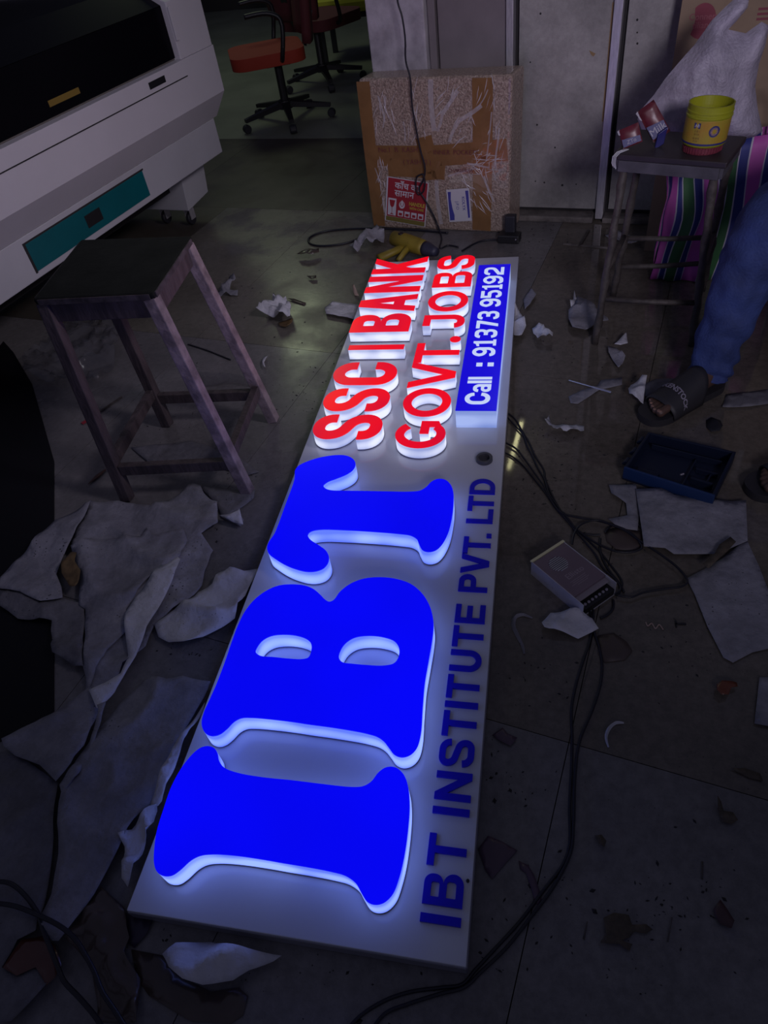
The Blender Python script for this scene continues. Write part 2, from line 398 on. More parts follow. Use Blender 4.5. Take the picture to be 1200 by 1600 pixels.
wp('skirting', -.79, -.43, 3.16, 0.0, 0.026, M_dirty, .006)
wp('skirting', -.39, 3.0, 3.165, 0.0, 0.024, M_dirty, .006)
for (a, z, r) in ((-.70, .78, .004), (-.735, .62, .003), (-.70, .39, .004), (-.62, .30, .0035), (-.66, .155, .004), (-.70, .16, .003), (-.58, .145, .005), (-.52, .15, .003), (-.34, .74, .004), (-.335, .70, .003), (-.33, .665, .004), (-.28, .10, .004)):
    t = MB(); t.lathe(RF(a, 3.2145 if a > -.4 else 3.2095, z), [(0, 0), (r, 0), (r * .8, .0012), (0, .0016)], 10, axis=-EY); part('nail_hole', t, M_gap, wall)
t = MB(); t.rbox(-.4345, -.4285, 3.2075, 3.2105, .40, .80); part('torn_edging', t, mat('tan_edging', (.26, .17, .08), .7), wall)
t = MB(); vv = onrow(925, 84, 3.2095); t.prism([(-.012, .012), (.014, .0), (.006, -.010), (-.004, -.002)], [], lambda x, y, z: vv + EX * x + Vector((0, 0, y)) - EY * z, 0, .0008); part('peeled_spot', t, MATS['tan_edging'], wall)
pl = MB(); pl.rbox(-1.412, -1.16, 3.17, 3.45, -0.01, 2.45)
pl.build('wall_pillar', M_plaster, kind='structure', label='plastered pillar at the end of the partition', bevel=.006)
tube_l = thing('tube_light', 'slim warm tube light fixed upright on the partition boards', 'lamp', RF(-.72, 3.2, 1.1))
t = MB(); a_, b_ = Vector((-.055, 3.235, 1.16)), Vector((-.125, 3.25, 1.52))
t.tube([a_, a_.lerp(b_, .5), b_], .011, 12); part('tube', t, emat('tube_glow', (1.0, .95, .50), 8.0), tube_l)
t = MB(); up_ = (b_ - a_).normalized(); t.bar(a_ - up_ * .03 + EY * .018, b_ + up_ * .03 + EY * .018, .03, .012, up=EY); part('backplate', t, M_white, tube_l)
M_dark_wall = mat('dark_wall', (.05, .048, .045), .9, var=.2, scale=2)
w2 = MB(); w2.rbox(-6.8, 3.0, 9.0, 9.1, -0.05, 2.45); w2.build('wall_far', M_dark_wall, kind='structure')
w3 = MB(); w3.rbox(-6.9, -6.8, -1.8, 9.1, -0.05, 2.45); w3.build('wall_left', M_dark_wall, kind='structure')
w4 = MB(); w4.rbox(-1.40, -1.33, 3.45, 9.0, -0.05, 2.45); w4.build('wall_back_room', M_dark_wall, kind='structure')

# ------------------------------------------------------------------ the sign
BT = 0.040
M_sboard = mat('sign_board', (.62, .64, .72), .06, var=.05, scale=4, spec=.6)
M_sedge = mat('sign_edge', (.30, .30, .36), .3, metal=.3, var=.2, scale=12)
M_sideB = emat('lit_side_blue_letter', (.34, .49, 1.5), 1.0, (.11, .18, .85), 9, (.043, .082))
M_sideR = emat('lit_side_red_letter', (.86, .90, 1.1), .88, (.30, .36, .66), 12, (.040, .075))
M_faceB = emat('lit_blue_face', (.0, .0, .93), 1.0, (.0, .0, .80), 4)
M_faceR = emat('lit_red_face', (.88, .0, .010), .95, (.66, .0, .024), 7)
M_sideP = emat('lit_side_phone_panel', (.44, .56, 1.0), .75, (.20, .29, .70), 8, (.045, .09))
M_faceP = emat('lit_blue_phone_face', (.004, .0, .60), 1.0)
M_txtP = emat('lit_pale_lettering', (.60, .70, 1.0), .85)
M_navy = mat('navy_acrylic', (.008, .004, .62), .35, spec=.3)
X0, X1, Y0, Y1 = -.679, -.073, .270, 2.801
sign = thing('signboard', 'long white sign board lying on the floor with glowing blue and red raised letters', 'sign', ((X0 + X1) / 2, (Y0 + Y1) / 2, 0))
t = MB(); t.box(((X0 + X1) / 2, (Y0 + Y1) / 2, BT / 2 + .003), (X1 - X0, Y1 - Y0, BT - .006)); part('board', t, M_sboard, sign, bevel=.0012)
t = MB()
for y in (Y0 - .0008, Y1 + .0008): t.box(((X0 + X1) / 2, y, .017), (X1 - X0, .0014, .030))
for x in (X0 - .0008, X1 + .0008): t.box((x, (Y0 + Y1) / 2, .017), (.0014, Y1 - Y0, .030))
part('folded_edge', t, M_sedge, sign)
M_rim = mat('letter_rim', (.16, .16, .24), .5)
def world_T(x, y, z): return Vector((x, y, z))
def box_letter(parts, T, zt, side, face, label=None, name='letter'):
    b = MB(); f = MB(); k_ = MB()
    for i, (o, hs) in enumerate(parts):
        e = i * .00025
        b.prism(o, hs, T, BT + .0045, zt - .003 - e, cap0=False, cap1=True); k_.prism(o, hs, T, BT - .0004, BT + .0045, cap0=False, cap1=False); f.prism(o, hs, T, zt - .003 - e, zt - e, cap0=False)
    bo = part(name, b, side, sign, label=label); part('face', f, face, bo); part('back_rim', k_, M_rim, bo); return bo
ZB = BT + .053
def tr(pts, z): return [tuple(P(x, y, z)[:2]) for x, y in pts]
I_ = [(324, 1165.6), (334, 1168.4), (339.4, 1176), (342, 1188), (350, 1199), (370, 1207), (408, 1214), (460, 1219.4), (500, 1224.4), (552, 1229.6), (568, 1228), (580, 1221), (592, 1206), (604, 1198.6), (618, 1199), (630, 1209), (637, 1226), (640, 1256), (638, 1292), (632, 1336), (624, 1370), (614, 1396), (600, 1410), (586, 1413.4), (574, 1409), (564, 1394), (556, 1380), (540, 1368.4), (516, 1361.6), (480, 1354.6), (440, 1348), (420, 1344.4), (370, 1337), (332, 1334.6), (312, 1337), (298, 1344), (280, 1360), (268, 1367.6), (256, 1368.4), (246, 1363), (240.8, 1350), (241, 1326), (245, 1298), (256, 1262), (268, 1228), (286, 1196), (304, 1175), (314, 1168)]
B_ = [(331.9, 1149.7), (320.6, 1145), (315, 1131.9), (317.8, 1115), (328.1, 1091.6), (338.4, 1068.1), (350.6, 1036.3), (362.8, 1000.6), (371.3, 978.1), (382.5, 955.6), (397.5, 936.9), (416.3, 922.8), (435, 914.9), (453.8, 912.9), (474.4, 914.4), (489.4, 920), (500.7, 929.4), (508.2, 936.9), (514.7, 940), (521.2, 937.4), (531.6, 924), (548, 911.7), (568.7, 904), (591.3, 901.8), (616.1, 903.8), (640.8, 911.7), (659.4, 927.1), (671.8, 947.8), (677.3, 972.5), (675.9, 995.2), (669.7, 1032.3), (663.5, 1069.4), (660.4, 1106.6), (657.3, 1147.8), (651.1, 1168.4), (640.8, 1179.2), (627.4, 1182.9), (616.1, 1178.8), (607.8, 1168.4), (599.6, 1158.1), (589.3, 1150.9), (570.7, 1145.3), (552.2, 1141.6), (517.1, 1136), (480, 1131), (459.4, 1127.8), (420, 1123.1), (393.8, 1121), (376.9, 1121.6), (365.6, 1127.2), (354.4, 1138.4), (343.1, 1146.9)]
Bh1 = [(399.4, 1018.4), (402.2, 1010), (410.7, 999.7), (423.8, 993.1), (444.4, 990.9), (465, 993.1), (480, 998.8), (486.2, 1006.3), (486.2, 1017.5), (481.9, 1026.9), (472.5, 1029.7), (450, 1028.8), (427.5, 1026.5), (406.9, 1024.6)]
Bh2 = [(529.5, 1027.2), (531.6, 1016.8), (539.8, 1004.5), (554.2, 995.6), (576.9, 992.7), (599.6, 995.2), (616.1, 1001.4), (623.7, 1013.8), (622.3, 1027.2), (615.1, 1036.4), (597.5, 1039.9), (572.8, 1038.9), (550.1, 1036.9), (534.6, 1034.4)]
T_ = [(460.9, 735.4), (466.6, 727.6), (485, 719.1), (504.8, 713.7), (527.5, 710.9), (541.7, 712), (551.6, 717), (555.4, 724.8), (551.6, 733.3), (541.7, 740.4), (524.7, 747.5), (511.9, 752.4), (505.5, 758.1), (508.4, 763), (517.6, 765.9), (541.7, 766.6), (570, 767), (600, 767.6), (642.9, 768), (657.1, 766.1), (666.6, 760.1), (674.6, 752.2), (684.1, 748.2), (695.1, 749.3), (703.9, 756.9), (708.1, 768), (708.6, 787), (705.4, 812.3), (699.9, 832.9), (690.4, 850.3), (680.9, 859), (669.8, 861.7), (660.3, 859), (654.8, 850.3), (650.8, 841.6), (641.3, 836.1), (625.5, 833.7), (587.5, 830.5), (540, 827.7), (499.2, 827), (485, 830.3), (481, 836), (485, 843.1), (497.8, 851.6), (509.1, 860.1), (513.8, 870), (511.9, 879.9), (504.8, 887.7), (493.5, 892), (479.3, 892.7), (460.9, 888.4), (445.3, 882), (431.2, 873.5), (419.8, 864.3), (417.3, 855.8), (419.8, 847.3), (428.3, 834.6), (433.3, 823.3), (446.5, 787.1), (459.5, 751), (460.6, 742.5)]
def sm(pts, z): return [tuple(v) for v in catmull([Vector(p) for p in tr(pts, z)], 5)]
box_letter([(sm(I_, ZB), [])], world_T, ZB, M_sideB, M_faceB, 'large glowing blue letter I with white sides')
box_letter([(sm(B_, ZB), [sm(Bh1, ZB), sm(Bh2, ZB)])], world_T, ZB, M_sideB, M_faceB, 'large glowing blue letter B with white sides')
box_letter([(sm(T_, ZB), [])], world_T, ZB, M_sideB, M_faceB, 'large glowing blue letter T with white sides')

# letter outlines, in metres: width w, height h, stroke t
def rp(pts, n=7):
    """polygon with rounded corners, points (x, y, r)"""
    out = []; N = len(pts)
    for i in range(N):
        x, y, r = pts[i]; p = Vector((x, y)); a = Vector(pts[i - 1][:2]) - p; b = Vector(pts[(i + 1) % N][:2]) - p
        if r <= 0: out.append((x, y)); continue
        la, lb = a.length, b.length; a.normalize(); b.normalize(); ang = a.angle(b)
        d = min(r / math.tan(ang / 2), la, lb); r2 = d * math.tan(ang / 2)
        c = p + (a + b).normalized() * (r2 / math.sin(ang / 2)); s0 = p + a * d - c; s1 = p + b * d - c
        tot = s0.angle_signed(s1) if s0.length > 1e-9 else 0
        for k in range(n + 1):
            v = s0.copy(); v.rotate(Matrix.Rotation(-tot * k / n, 2)) if False else None
            aa = tot * k / n; ca, sa = math.cos(-aa), math.sin(-aa)
            out.append((c.x + s0.x * ca - s0.y * sa, c.y + s0.x * sa + s0.y * ca))
    return out
def rrect(x0, y0, x1, y1, r, r2=None):
    r2 = r if r2 is None else r2; return rp([(x0, y0, r), (x1, y0, r2), (x1, y1, r2), (x0, y1, r)])
def st(pts, t, n=8):
    """open stroke with rounded bends and square ends"""
    ln = []
    for i, (x, y, r) in enumerate(pts):
        if i in (0, len(pts) - 1) or r <= 0: ln.append(Vector((x, y))); continue
        p = Vector((x, y)); a = Vector(pts[i - 1][:2]) - p; b = Vector(pts[i + 1][:2]) - p
        la, lb = a.length, b.length; a.normalize(); b.normalize(); ang = a.angle(b)
        fa = 1.0 if i - 1 == 0 else .5; fb = 1.0 if i + 1 == len(pts) - 1 else .5
        d = min(r / math.tan(ang / 2), la * fa, lb * fb); r2 = d * math.tan(ang / 2)
        c = p + (a + b).normalized() * (r2 / math.sin(ang / 2)); s0 = p + a * d - c; s1 = p + b * d - c; tot = s0.angle_signed(s1)
        for k in range(n + 1):
            aa = -tot * k / n; ca, sa = math.cos(aa), math.sin(aa); ln.append(Vector((c.x + s0.x * ca - s0.y * sa, c.y + s0.x * sa + s0.y * ca)))
    q = [ln[0]]
    for v in ln[1:]:
        if (v - q[-1]).length > 1e-6: q.append(v)
    L = []; Rr = []
    for i, v in enumerate(q):
        d0 = (v - q[i - 1]).normalized() if i else (q[1] - v).normalized(); d1 = (q[i + 1] - v).normalized() if i < len(q) - 1 else d0
        d = (d0 + d1).normalized(); k = 1 / max(.5, d.dot(d0)); nrm = Vector((-d.y, d.x)) * t / 2 * k; L.append(v + nrm); Rr.append(v - nrm)
    return [tuple(v) for v in L + Rr[::-1]]
def ell(cx_, cy_, rx, ry, n=40): return [(cx_ + rx * math.cos(2 * math.pi * k / n), cy_ + ry * math.sin(2 * math.pi * k / n)) for k in range(n)]
def glyph(ch, w, h, t, rnd_=False, th=None, dot_round=False):
    th = th or t; R1 = min(w, h) * .5; c = t / 2; e = th / 2
    if ch in 'I|l': return [([(0, 0), (w, 0), (w, h), (0, h)], [])]
    if ch == '.': return [(ell(w / 2, w / 2, w / 2, w / 2, 24), [])] if dot_round else [([(0, 0), (w, 0), (w, w), (0, w)], [])]
    if ch == 'T': return [([(w / 2 - c, 0), (w / 2 + c, 0), (w / 2 + c, h - th), (w, h - th), (w, h), (0, h), (0, h - th), (w / 2 - c, h - th)], [])]
    if ch == 'L': return [([(0, 0), (w, 0), (w, th), (t, th), (t, h), (0, h)], [])]
    if ch == 'E':
        m = h * .52; return [([(0, 0), (w, 0), (w, th), (t, th), (t, m - e), (w * .93, m - e), (w * .93, m + e), (t, m + e), (t, h - th), (w, h - th), (w, h), (0, h)], [])]
    if ch == 'N':
        k = t * 1.15; return [([(0, 0), (t, 0), (t, h * .66), (w - t * 1.02, 0), (w, 0), (w, h), (w - t, h), (w - t, h * .34), (t * 1.02, h), (0, h)], [])]
    if ch == 'V':
        k = t * 1.12; a = t * .60; return [([(0, h), (w / 2 - a, 0), (w / 2 + a, 0), (w, h), (w - k, h), (w / 2, h * .26), (k, h)], [])]
    if ch == 'A':
        k = t * 1.02; a = t * .66; xi = lambda y: k + y * (w / 2 - a) / h; b0, b1 = h * .20, h * .20 + th * .95
        yt = (w / 2 - k) * h / (w / 2 - a)
        return [([(0, 0), (k, 0), (xi(b0), b0), (w - xi(b0), b0), (w - k, 0), (w, 0), (w / 2 + a, h), (w / 2 - a, h)], [[(xi(b1), b1), (w - xi(b1), b1), (w / 2, yt)]])]
    if ch == 'K': return [([(0, 0), (t, 0), (t, h * .28), (t * 1.35, h * .40), (w - t * 1.08, 0), (w, 0), (t * 1.92, h * .56), (w * .98, h), (w * .98 - t * 1.05, h), (t, h * .62), (t, h), (0, h)], [])]
    if ch in 'BPDR':
        r = min(w - t * .3, h * .25) if ch == 'B' else min(w * .62, h * .5)
        ri = max(r - t * .9, t * .15)
        if ch == 'D':
            r = min(w * .66, h * .5); ri = max(r - t, t * .2)
            return [(rrect(0, 0, w, h, 0, r), [rrect(t, th, w - t, h - th, 0, ri)])]
        if ch == 'P':
            m = h * .40; r = (h - m) / 2; ri = max(r - th, .001)
            return [(rp([(0, 0, 0), (t, 0, 0), (t, m, 0), (w, m, r), (w, h, r), (0, h, 0)]), [rrect(t, m + th, w - t, h - th, 0, ri)])]
        m = h * .515; r = min(w * .5, m / 2); r2 = r - w * .05
        return [(rp([(0, 0, 0), (w, 0, r), (w, m, r), (w - r, m, 0), (w * .95, m, r2), (w * .95, h, r2), (0, h, 0)]),
                 [rrect(t, th, w - t, m - e, t * .1, max(r - t, t * .3)), rrect(t, m + e, w * .95 - t, h - th, t * .1, max(r2 - t, t * .3))])]
    if ch in 'O0':
        return [(ell(w / 2, h / 2, w / 2, h / 2, 48), [ell(w / 2, h / 2, w / 2 - t, h / 2 - th, 40)])] if rnd_ else [(rrect(0, 0, w, h, R1), [rrect(t, th, w - t, h - th, R1 - t)])]
    if ch == 'C': return [(st([(w - c, h * .64, 0), (w - c, h - e, R1), (c, h - e, R1), (c, e, R1), (w - c, e, R1), (w - c, h * .36, 0)], t), [])]
    if ch == 'G':
        a0, a1 = math.radians(42), math.radians(318); n = 34; out = []; inn = []
        for k in range(n + 1):
            a = a0 + (a1 - a0) * k / n
            out.append((w / 2 + w / 2 * math.cos(a), h / 2 + h / 2 * math.sin(a))); inn.append((w / 2 + (w / 2 - t) * math.cos(a), h / 2 + (h / 2 - th) * math.sin(a)))
        x_e = w * .985
        out2 = out[:-1] + [(x_e, h * .17), (x_e, h * .52), (w * .52, h * .52), (w * .52, h * .52 - th), (x_e - t, h * .52 - th), (x_e - t, h * .225)]
        return [(out2 + inn[::-1][1:], [])]
    if ch == 'S':
        return [(st([(w - c, h * .67, 0), (w - c, h - e, R1), (c, h - e, R1), (c, h * .59, w * .5), (w - c, h * .41, w * .5), (w - c, e, R1), (c, e, R1), (c, h * .33, 0)], t), [])]
    if ch == 'U': return [(st([(c, h, 0), (c, e, R1), (w - c, e, R1), (w - c, h, 0)], t), [])]
    if ch == 'J': return [(st([(c, h * .24, 0), (c, e, R1 * .8), (w - c, e, R1 * .8), (w - c, h - th, 0)], t), []), ([(w * .18, h - th), (w, h - th), (w, h), (w * .18, h)], [])]
    if ch == ':': return [([(0, 0), (w, 0), (w, h * .26), (0, h * .26)], []), ([(0, h * .48), (w, h * .48), (w, h * .74), (0, h * .74)], [])]
    if ch == '1': return [([(w * .42, 0), (w * .42 + t, 0), (w * .42 + t, h), (w * .5, h), (w * .40, h * .90), (w * .05, h * .84), (w * .05, h * .73), (w * .42, h * .76)], []), ([(w * .1, 0), (w * .98, 0), (w * .98, th * .8), (w * .1, th * .8)], [])]
    if ch == '7': return [([(w * .22, 0), (w * .22 + t * 1.1, 0), (w, h - th), (w, h), (0, h), (0, h - th), (w - t * 1.2, h - th)], [])]
    if ch == '3':
        return [(st([(c, h * .76, 0), (c, h - e, R1), (w - c, h - e, R1), (w - c, h * .51, R1 * .7), (w * .34, h * .51, 0)], t), []),
                (st([(c, h * .26, 0), (c, e, R1), (w - c, e, R1), (w - c, h * .51, R1 * .7), (w * .34, h * .51, 0)], t), [])]
    if ch == '2': return [(st([(c, h * .70, 0), (c, h - e, R1), (w - c, h - e, R1), (w - c, h * .52, w * .3), (c * 1.2, th * 1.5, 0), (c * 1.2, th * .5, 0)], t), []), ([(0, 0), (w, 0), (w, th), (0, th)], [])]
    if ch == '5': return [(st([(c, h * .27, 0), (c, e, R1), (w - c, e, R1), (w - c, h * .58, R1 * .8), (c, h * .58, 0)], t), []), ([(0, h * .5), (t, h * .5), (t, h), (0, h)], []), ([(0, h - th), (w * .93, h - th), (w * .93, h), (0, h)], [])]
    if ch == '9': return [(rrect(0, h * .36, w, h, R1), [rrect(t, h * .36 + th, w - t, h - th, max(R1 - t, .001))]), (st([(w - c, h * .7, 0), (w - c, e, R1), (c, e, R1), (c, h * .24, 0)], t), [])]
    if ch == 'a':
        x = h * .74; return [(st([(c, x * .70, 0), (c, x - e, R1 * .8), (w - c, x - e, R1 * .8), (w - c, 0, 0)], t), []), (rrect(0, 0, w * .92, x * .56, R1 * .8, .002), [rrect(t, th * .85, w - t, x * .56 - th * .75, R1 * .3)])]
def place(ch, u0, u1, base, top, z0, z1, t, **k):
    w = u1 - u0; h = base - top
    return glyph(ch, w, h, t, **k), (lambda x, y, z: Vector((base - y, u0 + x, z)))
ZR = BT + .045
for ch, u0, u1, t in (('S', 1.549, 1.668, .038), ('S', 1.687, 1.807, .038), ('C', 1.828, 1.958, .040), ('|', 2.040, 2.067, .027), ('B', 2.156, 2.281, .040), ('A', 2.300, 2.425, .034), ('N', 2.448, 2.578, .040), ('K', 2.604, 2.742, .040)):
    bs, tp = (-.434, -.656) if ch in 'SC' else (-.437, -.634 if ch == '|' else -.655)
    g, T = place(ch, u0, u1, bs, tp, 0, 0, t, th=.046 if ch in 'SC' else .044); box_letter(g, T, ZR, M_sideR, M_faceR, name='letter')
for ch, u0, u1 in (('G', 1.513, 1.640), ('O', 1.661, 1.807), ('V', 1.810, 1.957), ('T', 1.955, 2.073), ('.', 2.078, 2.115), ('J', 2.176, 2.262), ('O', 2.290, 2.439), ('B', 2.474, 2.596), ('S', 2.622, 2.738)):
    if ch == '.': g, T = glyph('.', .037, .037, .02, dot_round=True), (lambda x, y, z: Vector((-.246 - y, 2.078 + x, z)))
    else: g, T = place(ch, u0, u1, -.243, -.392, 0, 0, .027, rnd_=True, th=.027)
    box_letter(g, T, ZR, M_sideR, M_faceR, name='letter')
# phone panel
zp = BT + .065
b = MB(); pr = [(-.222, 1.665), (-.101, 1.665), (-.098, 2.602), (-.220, 2.602)]
b.prism(pr, [], world_T, BT - .0005, zp - .003); pn = part('phone_panel', b, M_sideP, sign, label='raised blue telephone number box with glowing white sides')
f = MB(); f.prism(pr, [], world_T, zp - .003, zp, cap0=False); part('face', f, M_faceP, pn)
chars = [('C', 1.694, 1.752, .0145), ('a', 1.757, 1.797, .012), ('l', 1.803, 1.816, .013), ('l', 1.823, 1.836, .013), (':', 1.896, 1.916, .02),
         ('9', 1.955, 2.007, .014), ('1', 2.014, 2.055, .014), ('3', 2.067, 2.120, .0135), ('7', 2.129, 2.178, .0145), ('3', 2.188, 2.242, .0135),
         ('9', 2.275, 2.331, .014), ('5', 2.340, 2.394, .0135), ('1', 2.401, 2.438, .014), ('9', 2.446, 2.506, .014), ('2', 2.516, 2.576, .014)]
for ch, u0, u1, t in chars:
    g, T = place(ch, u0, u1, -.1235 + (u0 - 1.69) * .004, -.198 + (u0 - 1.69) * .004, 0, 0, t, th=.0125)
    m_ = MB()
    for i, (o, hs) in enumerate(g): m_.prism(o, hs, T, zp, zp + .0012 - i * .0002, cap0=False)
    part('character', m_, M_txtP, pn)
# navy line of letters
nav = [('I', .324, .338), ('B', .352, .404), ('T', .415, .470), ('I', .506, .519), ('N', .533, .588), ('S', .600, .656), ('T', .663, .718), ('I', .727, .740), ('T', .749, .804), ('U', .815, .868), ('T', .878, .933), ('E', .943, .994), ('P', 1.034, 1.086), ('V', 1.092, 1.153), ('T', 1.156, 1.211), ('.', 1.211, 1.2235), ('L', 1.262, 1.312), ('T', 1.308, 1.362), ('D', 1.372, 1.431)]
for i, (ch, u0, u1) in enumerate(nav):
    sh = -.0030 * (u0 - .32); bs, tp = -.0865 + sh, -.1555 + sh
    g, T = place(ch, u0, u1, bs, tp, 0, 0, .0128, th=.0128); m_ = MB()
    for j, (o, hs) in enumerate(g): m_.prism(o, hs, T, BT + .0, BT + .005 - j * .0002)
    part('flat_letter', m_, M_navy, sign)
for x, y in ((-.081, .398),):
    t = MB(); t.lathe((x, y, BT), [(.003, 0), (.003, .003), (.0015, .004), (0, .004)], 10); part('screw', t, M_black, sign)
t = MB(); t.lathe((-.1275, 1.515, BT), [(.015, .0), (.0235, .0), (.0235, .011), (.0225, .012), (.0165, .012), (.0155, .011), (.015, .0)], 36); t.lathe((-.1275, 1.515, BT), [(0, .0008), (.0152, .0008), (.0152, .0)], 36)
t.build('ring_cap', mat('dark_grey_plastic', (.06, .06, .075), .4), label='dark grey ring cap lying on the white board past the flat navy letters', cat='cap', loc=(-.1275, 1.515, BT), smooth=False)

# ------------------------------------------------------------------ laser machine
M_teal = mat('teal_panel', (.0, .115, .135), .38, var=.15, scale=4)
M_glass = mat('dark_glass', (.004, .004, .006), .2, spec=.04)
M_sill = mat('sill_grey', (.13, .115, .11), .5)
mach = thing('laser_cutting_machine', 'white laser cutting machine with dark glass lid and teal drawer panel', 'machine', RF(-2.7, 2.3, 0))
y0, y1 = 1.25, 3.185
def pro(prof, b0, b1, mb, mi=0):
    n = len(prof); vs = [RF(a, b0, z) for a, z in prof] + [RF(a, b1, z) for a, z in prof]
    fs = [tuple(range(n)), tuple(range(n, 2 * n))[::-1]] + [(i, i + n, (i + 1) % n + n, (i + 1) % n) for i in range(n)]
    return mb.add(vs, fs, mi)
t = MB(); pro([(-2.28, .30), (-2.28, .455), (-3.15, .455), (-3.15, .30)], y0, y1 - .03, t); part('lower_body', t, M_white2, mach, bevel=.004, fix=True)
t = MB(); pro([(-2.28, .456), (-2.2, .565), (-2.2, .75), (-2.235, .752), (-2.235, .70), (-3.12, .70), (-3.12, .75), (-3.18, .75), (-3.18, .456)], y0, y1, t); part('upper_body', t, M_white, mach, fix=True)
t = MB(); t.rbox(-2.262, -2.236, 1.35, 2.925, .735, .758); part('sill', t, M_sill, mach, bevel=.002)
t = MB(); t.rbox(-3.12, -2.27, 1.35, 2.92, .701, .712); part('bed', t, mat('dark_bed', (.02, .018, .02), .6), mach)
for b0, b1 in ((2.925, 3.183), (1.252, 1.35)):
    t = MB(); pro([(-2.203, .7505), (-2.203, .955), (-2.35, 1.03), (-3.15, 1.03), (-3.15, .7505)], b0, b1, t); part('end_cap', t, M_white, mach, bevel=.004, fix=True)
t = MB(); t.rbox(-2.2025, -2.195, 2.925, 2.947, .82, .94); part('hinge_cover', t, M_white, mach, bevel=.002)
t = MB(); pro([(-2.23, .76), (-2.23, .945), (-2.24, .945), (-2.24, .76)], 1.352, 2.923, t); part('front_glass', t, M_glass, mach, fix=True)
t = MB(); pro([(-2.23, .947), (-2.36, 1.022), (-3.14, 1.022), (-3.14, 1.012), (-2.365, 1.012), (-2.24, .937)], 1.352, 2.923, t); part('lid_glass', t, M_glass, mach, fix=True)
t = MB(); t.rbox(-2.2, -2.1985, 1.3, 2.935, .686, .690); part('seam', t, M_gap, mach)
t = MB(); t.rbox(-2.2, -2.1975, 2.66, 2.775, .705, .73); part('black_badge', t, M_black, mach, bevel=.001)
t = MB(); t.rbox(-2.23, -2.2285, 2.13, 2.30, .79, .81); part('amber_reflection', t, mat('amber', (.20, .13, .02), .6), mach, label='amber tube light reflection painted on the dark glass')  # flat amber piece painted as the tube light's reflection in the glass
dr = MB(); dr.rbox(-2.28, -2.2765, 1.80, 2.535, .325, .428); dr = part('drawer_panel', dr, M_teal, mach, label='recessed teal drawer panel', bevel=.001)
t = MB(); t.rbox(-2.2765, -2.2745, 2.12, 2.215, .352, .40); t2 = part('handle', t, M_black, dr, bevel=.001)
t = MB(); t.rbox(-2.2802, -2.2775, 1.79, 2.545, .428, .434); t.rbox(-2.2802, -2.2775, 1.79, 1.80, .320, .428); part('drawer_gap', t, M_gap, mach)
for b0 in (2.93, 1.3):
    t = MB(); t.hexa([RF(-2.42, b0, .09), RF(-2.42, b0 + .2, .11), RF(-3.1, b0 + .2, .11), RF(-3.1, b0, .09)], [RF(-2.40, b0, .30), RF(-2.40, b0 + .21, .30), RF(-3.1, b0 + .21, .30), RF(-3.1, b0, .30)]); part('pedestal', t, M_white2, mach, bevel=.003, fix=True)
    for a in (-2.46, -2.62, -3.05):
        c = RF(a, b0 + .05, .033); t = MB(); t.lathe(c - EX * .011, [(0, 0), (.03, 0), (.033, .004), (.033, .018), (.03, .022), (0, .022)], 20, axis=EX)
        cs = part('caster', t, M_rubber, mach); t = MB(); t.rbox(a - .018, a - .014, b0 + .03, b0 + .07, .03, .092); t.rbox(a + .014, a + .018, b0 + .03, b0 + .07, .03, .092); t.rbox(a - .02, a + .02, b0 + .025, b0 + .075, .084, .094); part('fork', t, M_alu, cs)
t = MB(); t.rbox(-3.1, -2.5, 1.5, 2.93, .18, .30); part('underframe', t, M_gap, mach)
t = MB(); t.lathe(RF(-2.33, 3.156, .50), [(0, 0), (.022, 0), (.022, .02), (.018, .028), (0, .028)], 16, axis=EY); part('side_knob', t, M_black, mach)

# ------------------------------------------------------------------ wooden stool by the sign
M_wood_shaded = mat('worn_wood_shaded', (.095, .072, .078), .6, var=.55, scale=16, bump=.3, bscale=45, stretch=(2, 2, .5))  # darker copy: shade on the left legs is put into this colour
M_wood_lit = mat('worn_wood_lit', (.36, .28, .30), .65, var=.55, scale=22, bump=.3, bscale=60)  # paler copy: light falling on the right legs is put into this colour
M_seat = mat('dark_laminate', (.014, .015, .014), .75, var=.4, scale=14, bump=.1, spec=.15)
f4 = [Vector((-1.198, 1.350, 0)), Vector((-.820, 1.394, 0)), Vector((-.842, 1.745, 0)), Vector((-1.218, 1.716, 0))]
s4 = [Vector((-1.245, 1.435, .62)), Vector((-.915, 1.445, .62)), Vector((-.940, 1.772, .62)), Vector((-1.293, 1.787, .62))]
st1 = thing('wooden_stool', 'tall wooden stool with worn legs and dark square seat', 'stool', (-1.05, 1.56, 0))
ctr = sum(s4, Vector()) / 4
top4 = [ctr + (p - ctr) * 1.0 for p in s4]
t = MB(); t.hexa([p - Vector((0, 0, .018)) for p in top4], top4); part('seat', t, M_seat, st1, bevel=.006)
t = MB()
for i in range(4):
    a, b = top4[i], top4[(i + 1) % 4]; d = (b - a).normalized(); t.bar(a + d * .012 + (ctr - a).normalized() * -.001 - Vector((0, 0, .010)), b - d * .012 - Vector((0, 0, .010)), .004, .014)
part('edge_band', t, mat('worn_edge', (.10, .08, .09), .7, var=.7, scale=30), st1)
tl = [ctr + (p - ctr) * .90 - Vector((0, 0, .019)) for p in s4]
for i in range(4):
    t = MB(); t.bar(f4[i], tl[i], .033, .033, up=(0, 1, 0)); part('leg', t, M_wood_shaded if i in (0, 3) else M_wood_lit, st1, bevel=.003)
for i in range(4):
    a, b = tl[i], tl[(i + 1) % 4]; t = MB(); d = (b - a).normalized(); t.bar(a + d * .017 - Vector((0, 0, .026)), b - d * .017 - Vector((0, 0, .026)), .02, .05); part('apron', t, M_wood_shaded, st1, bevel=.002)
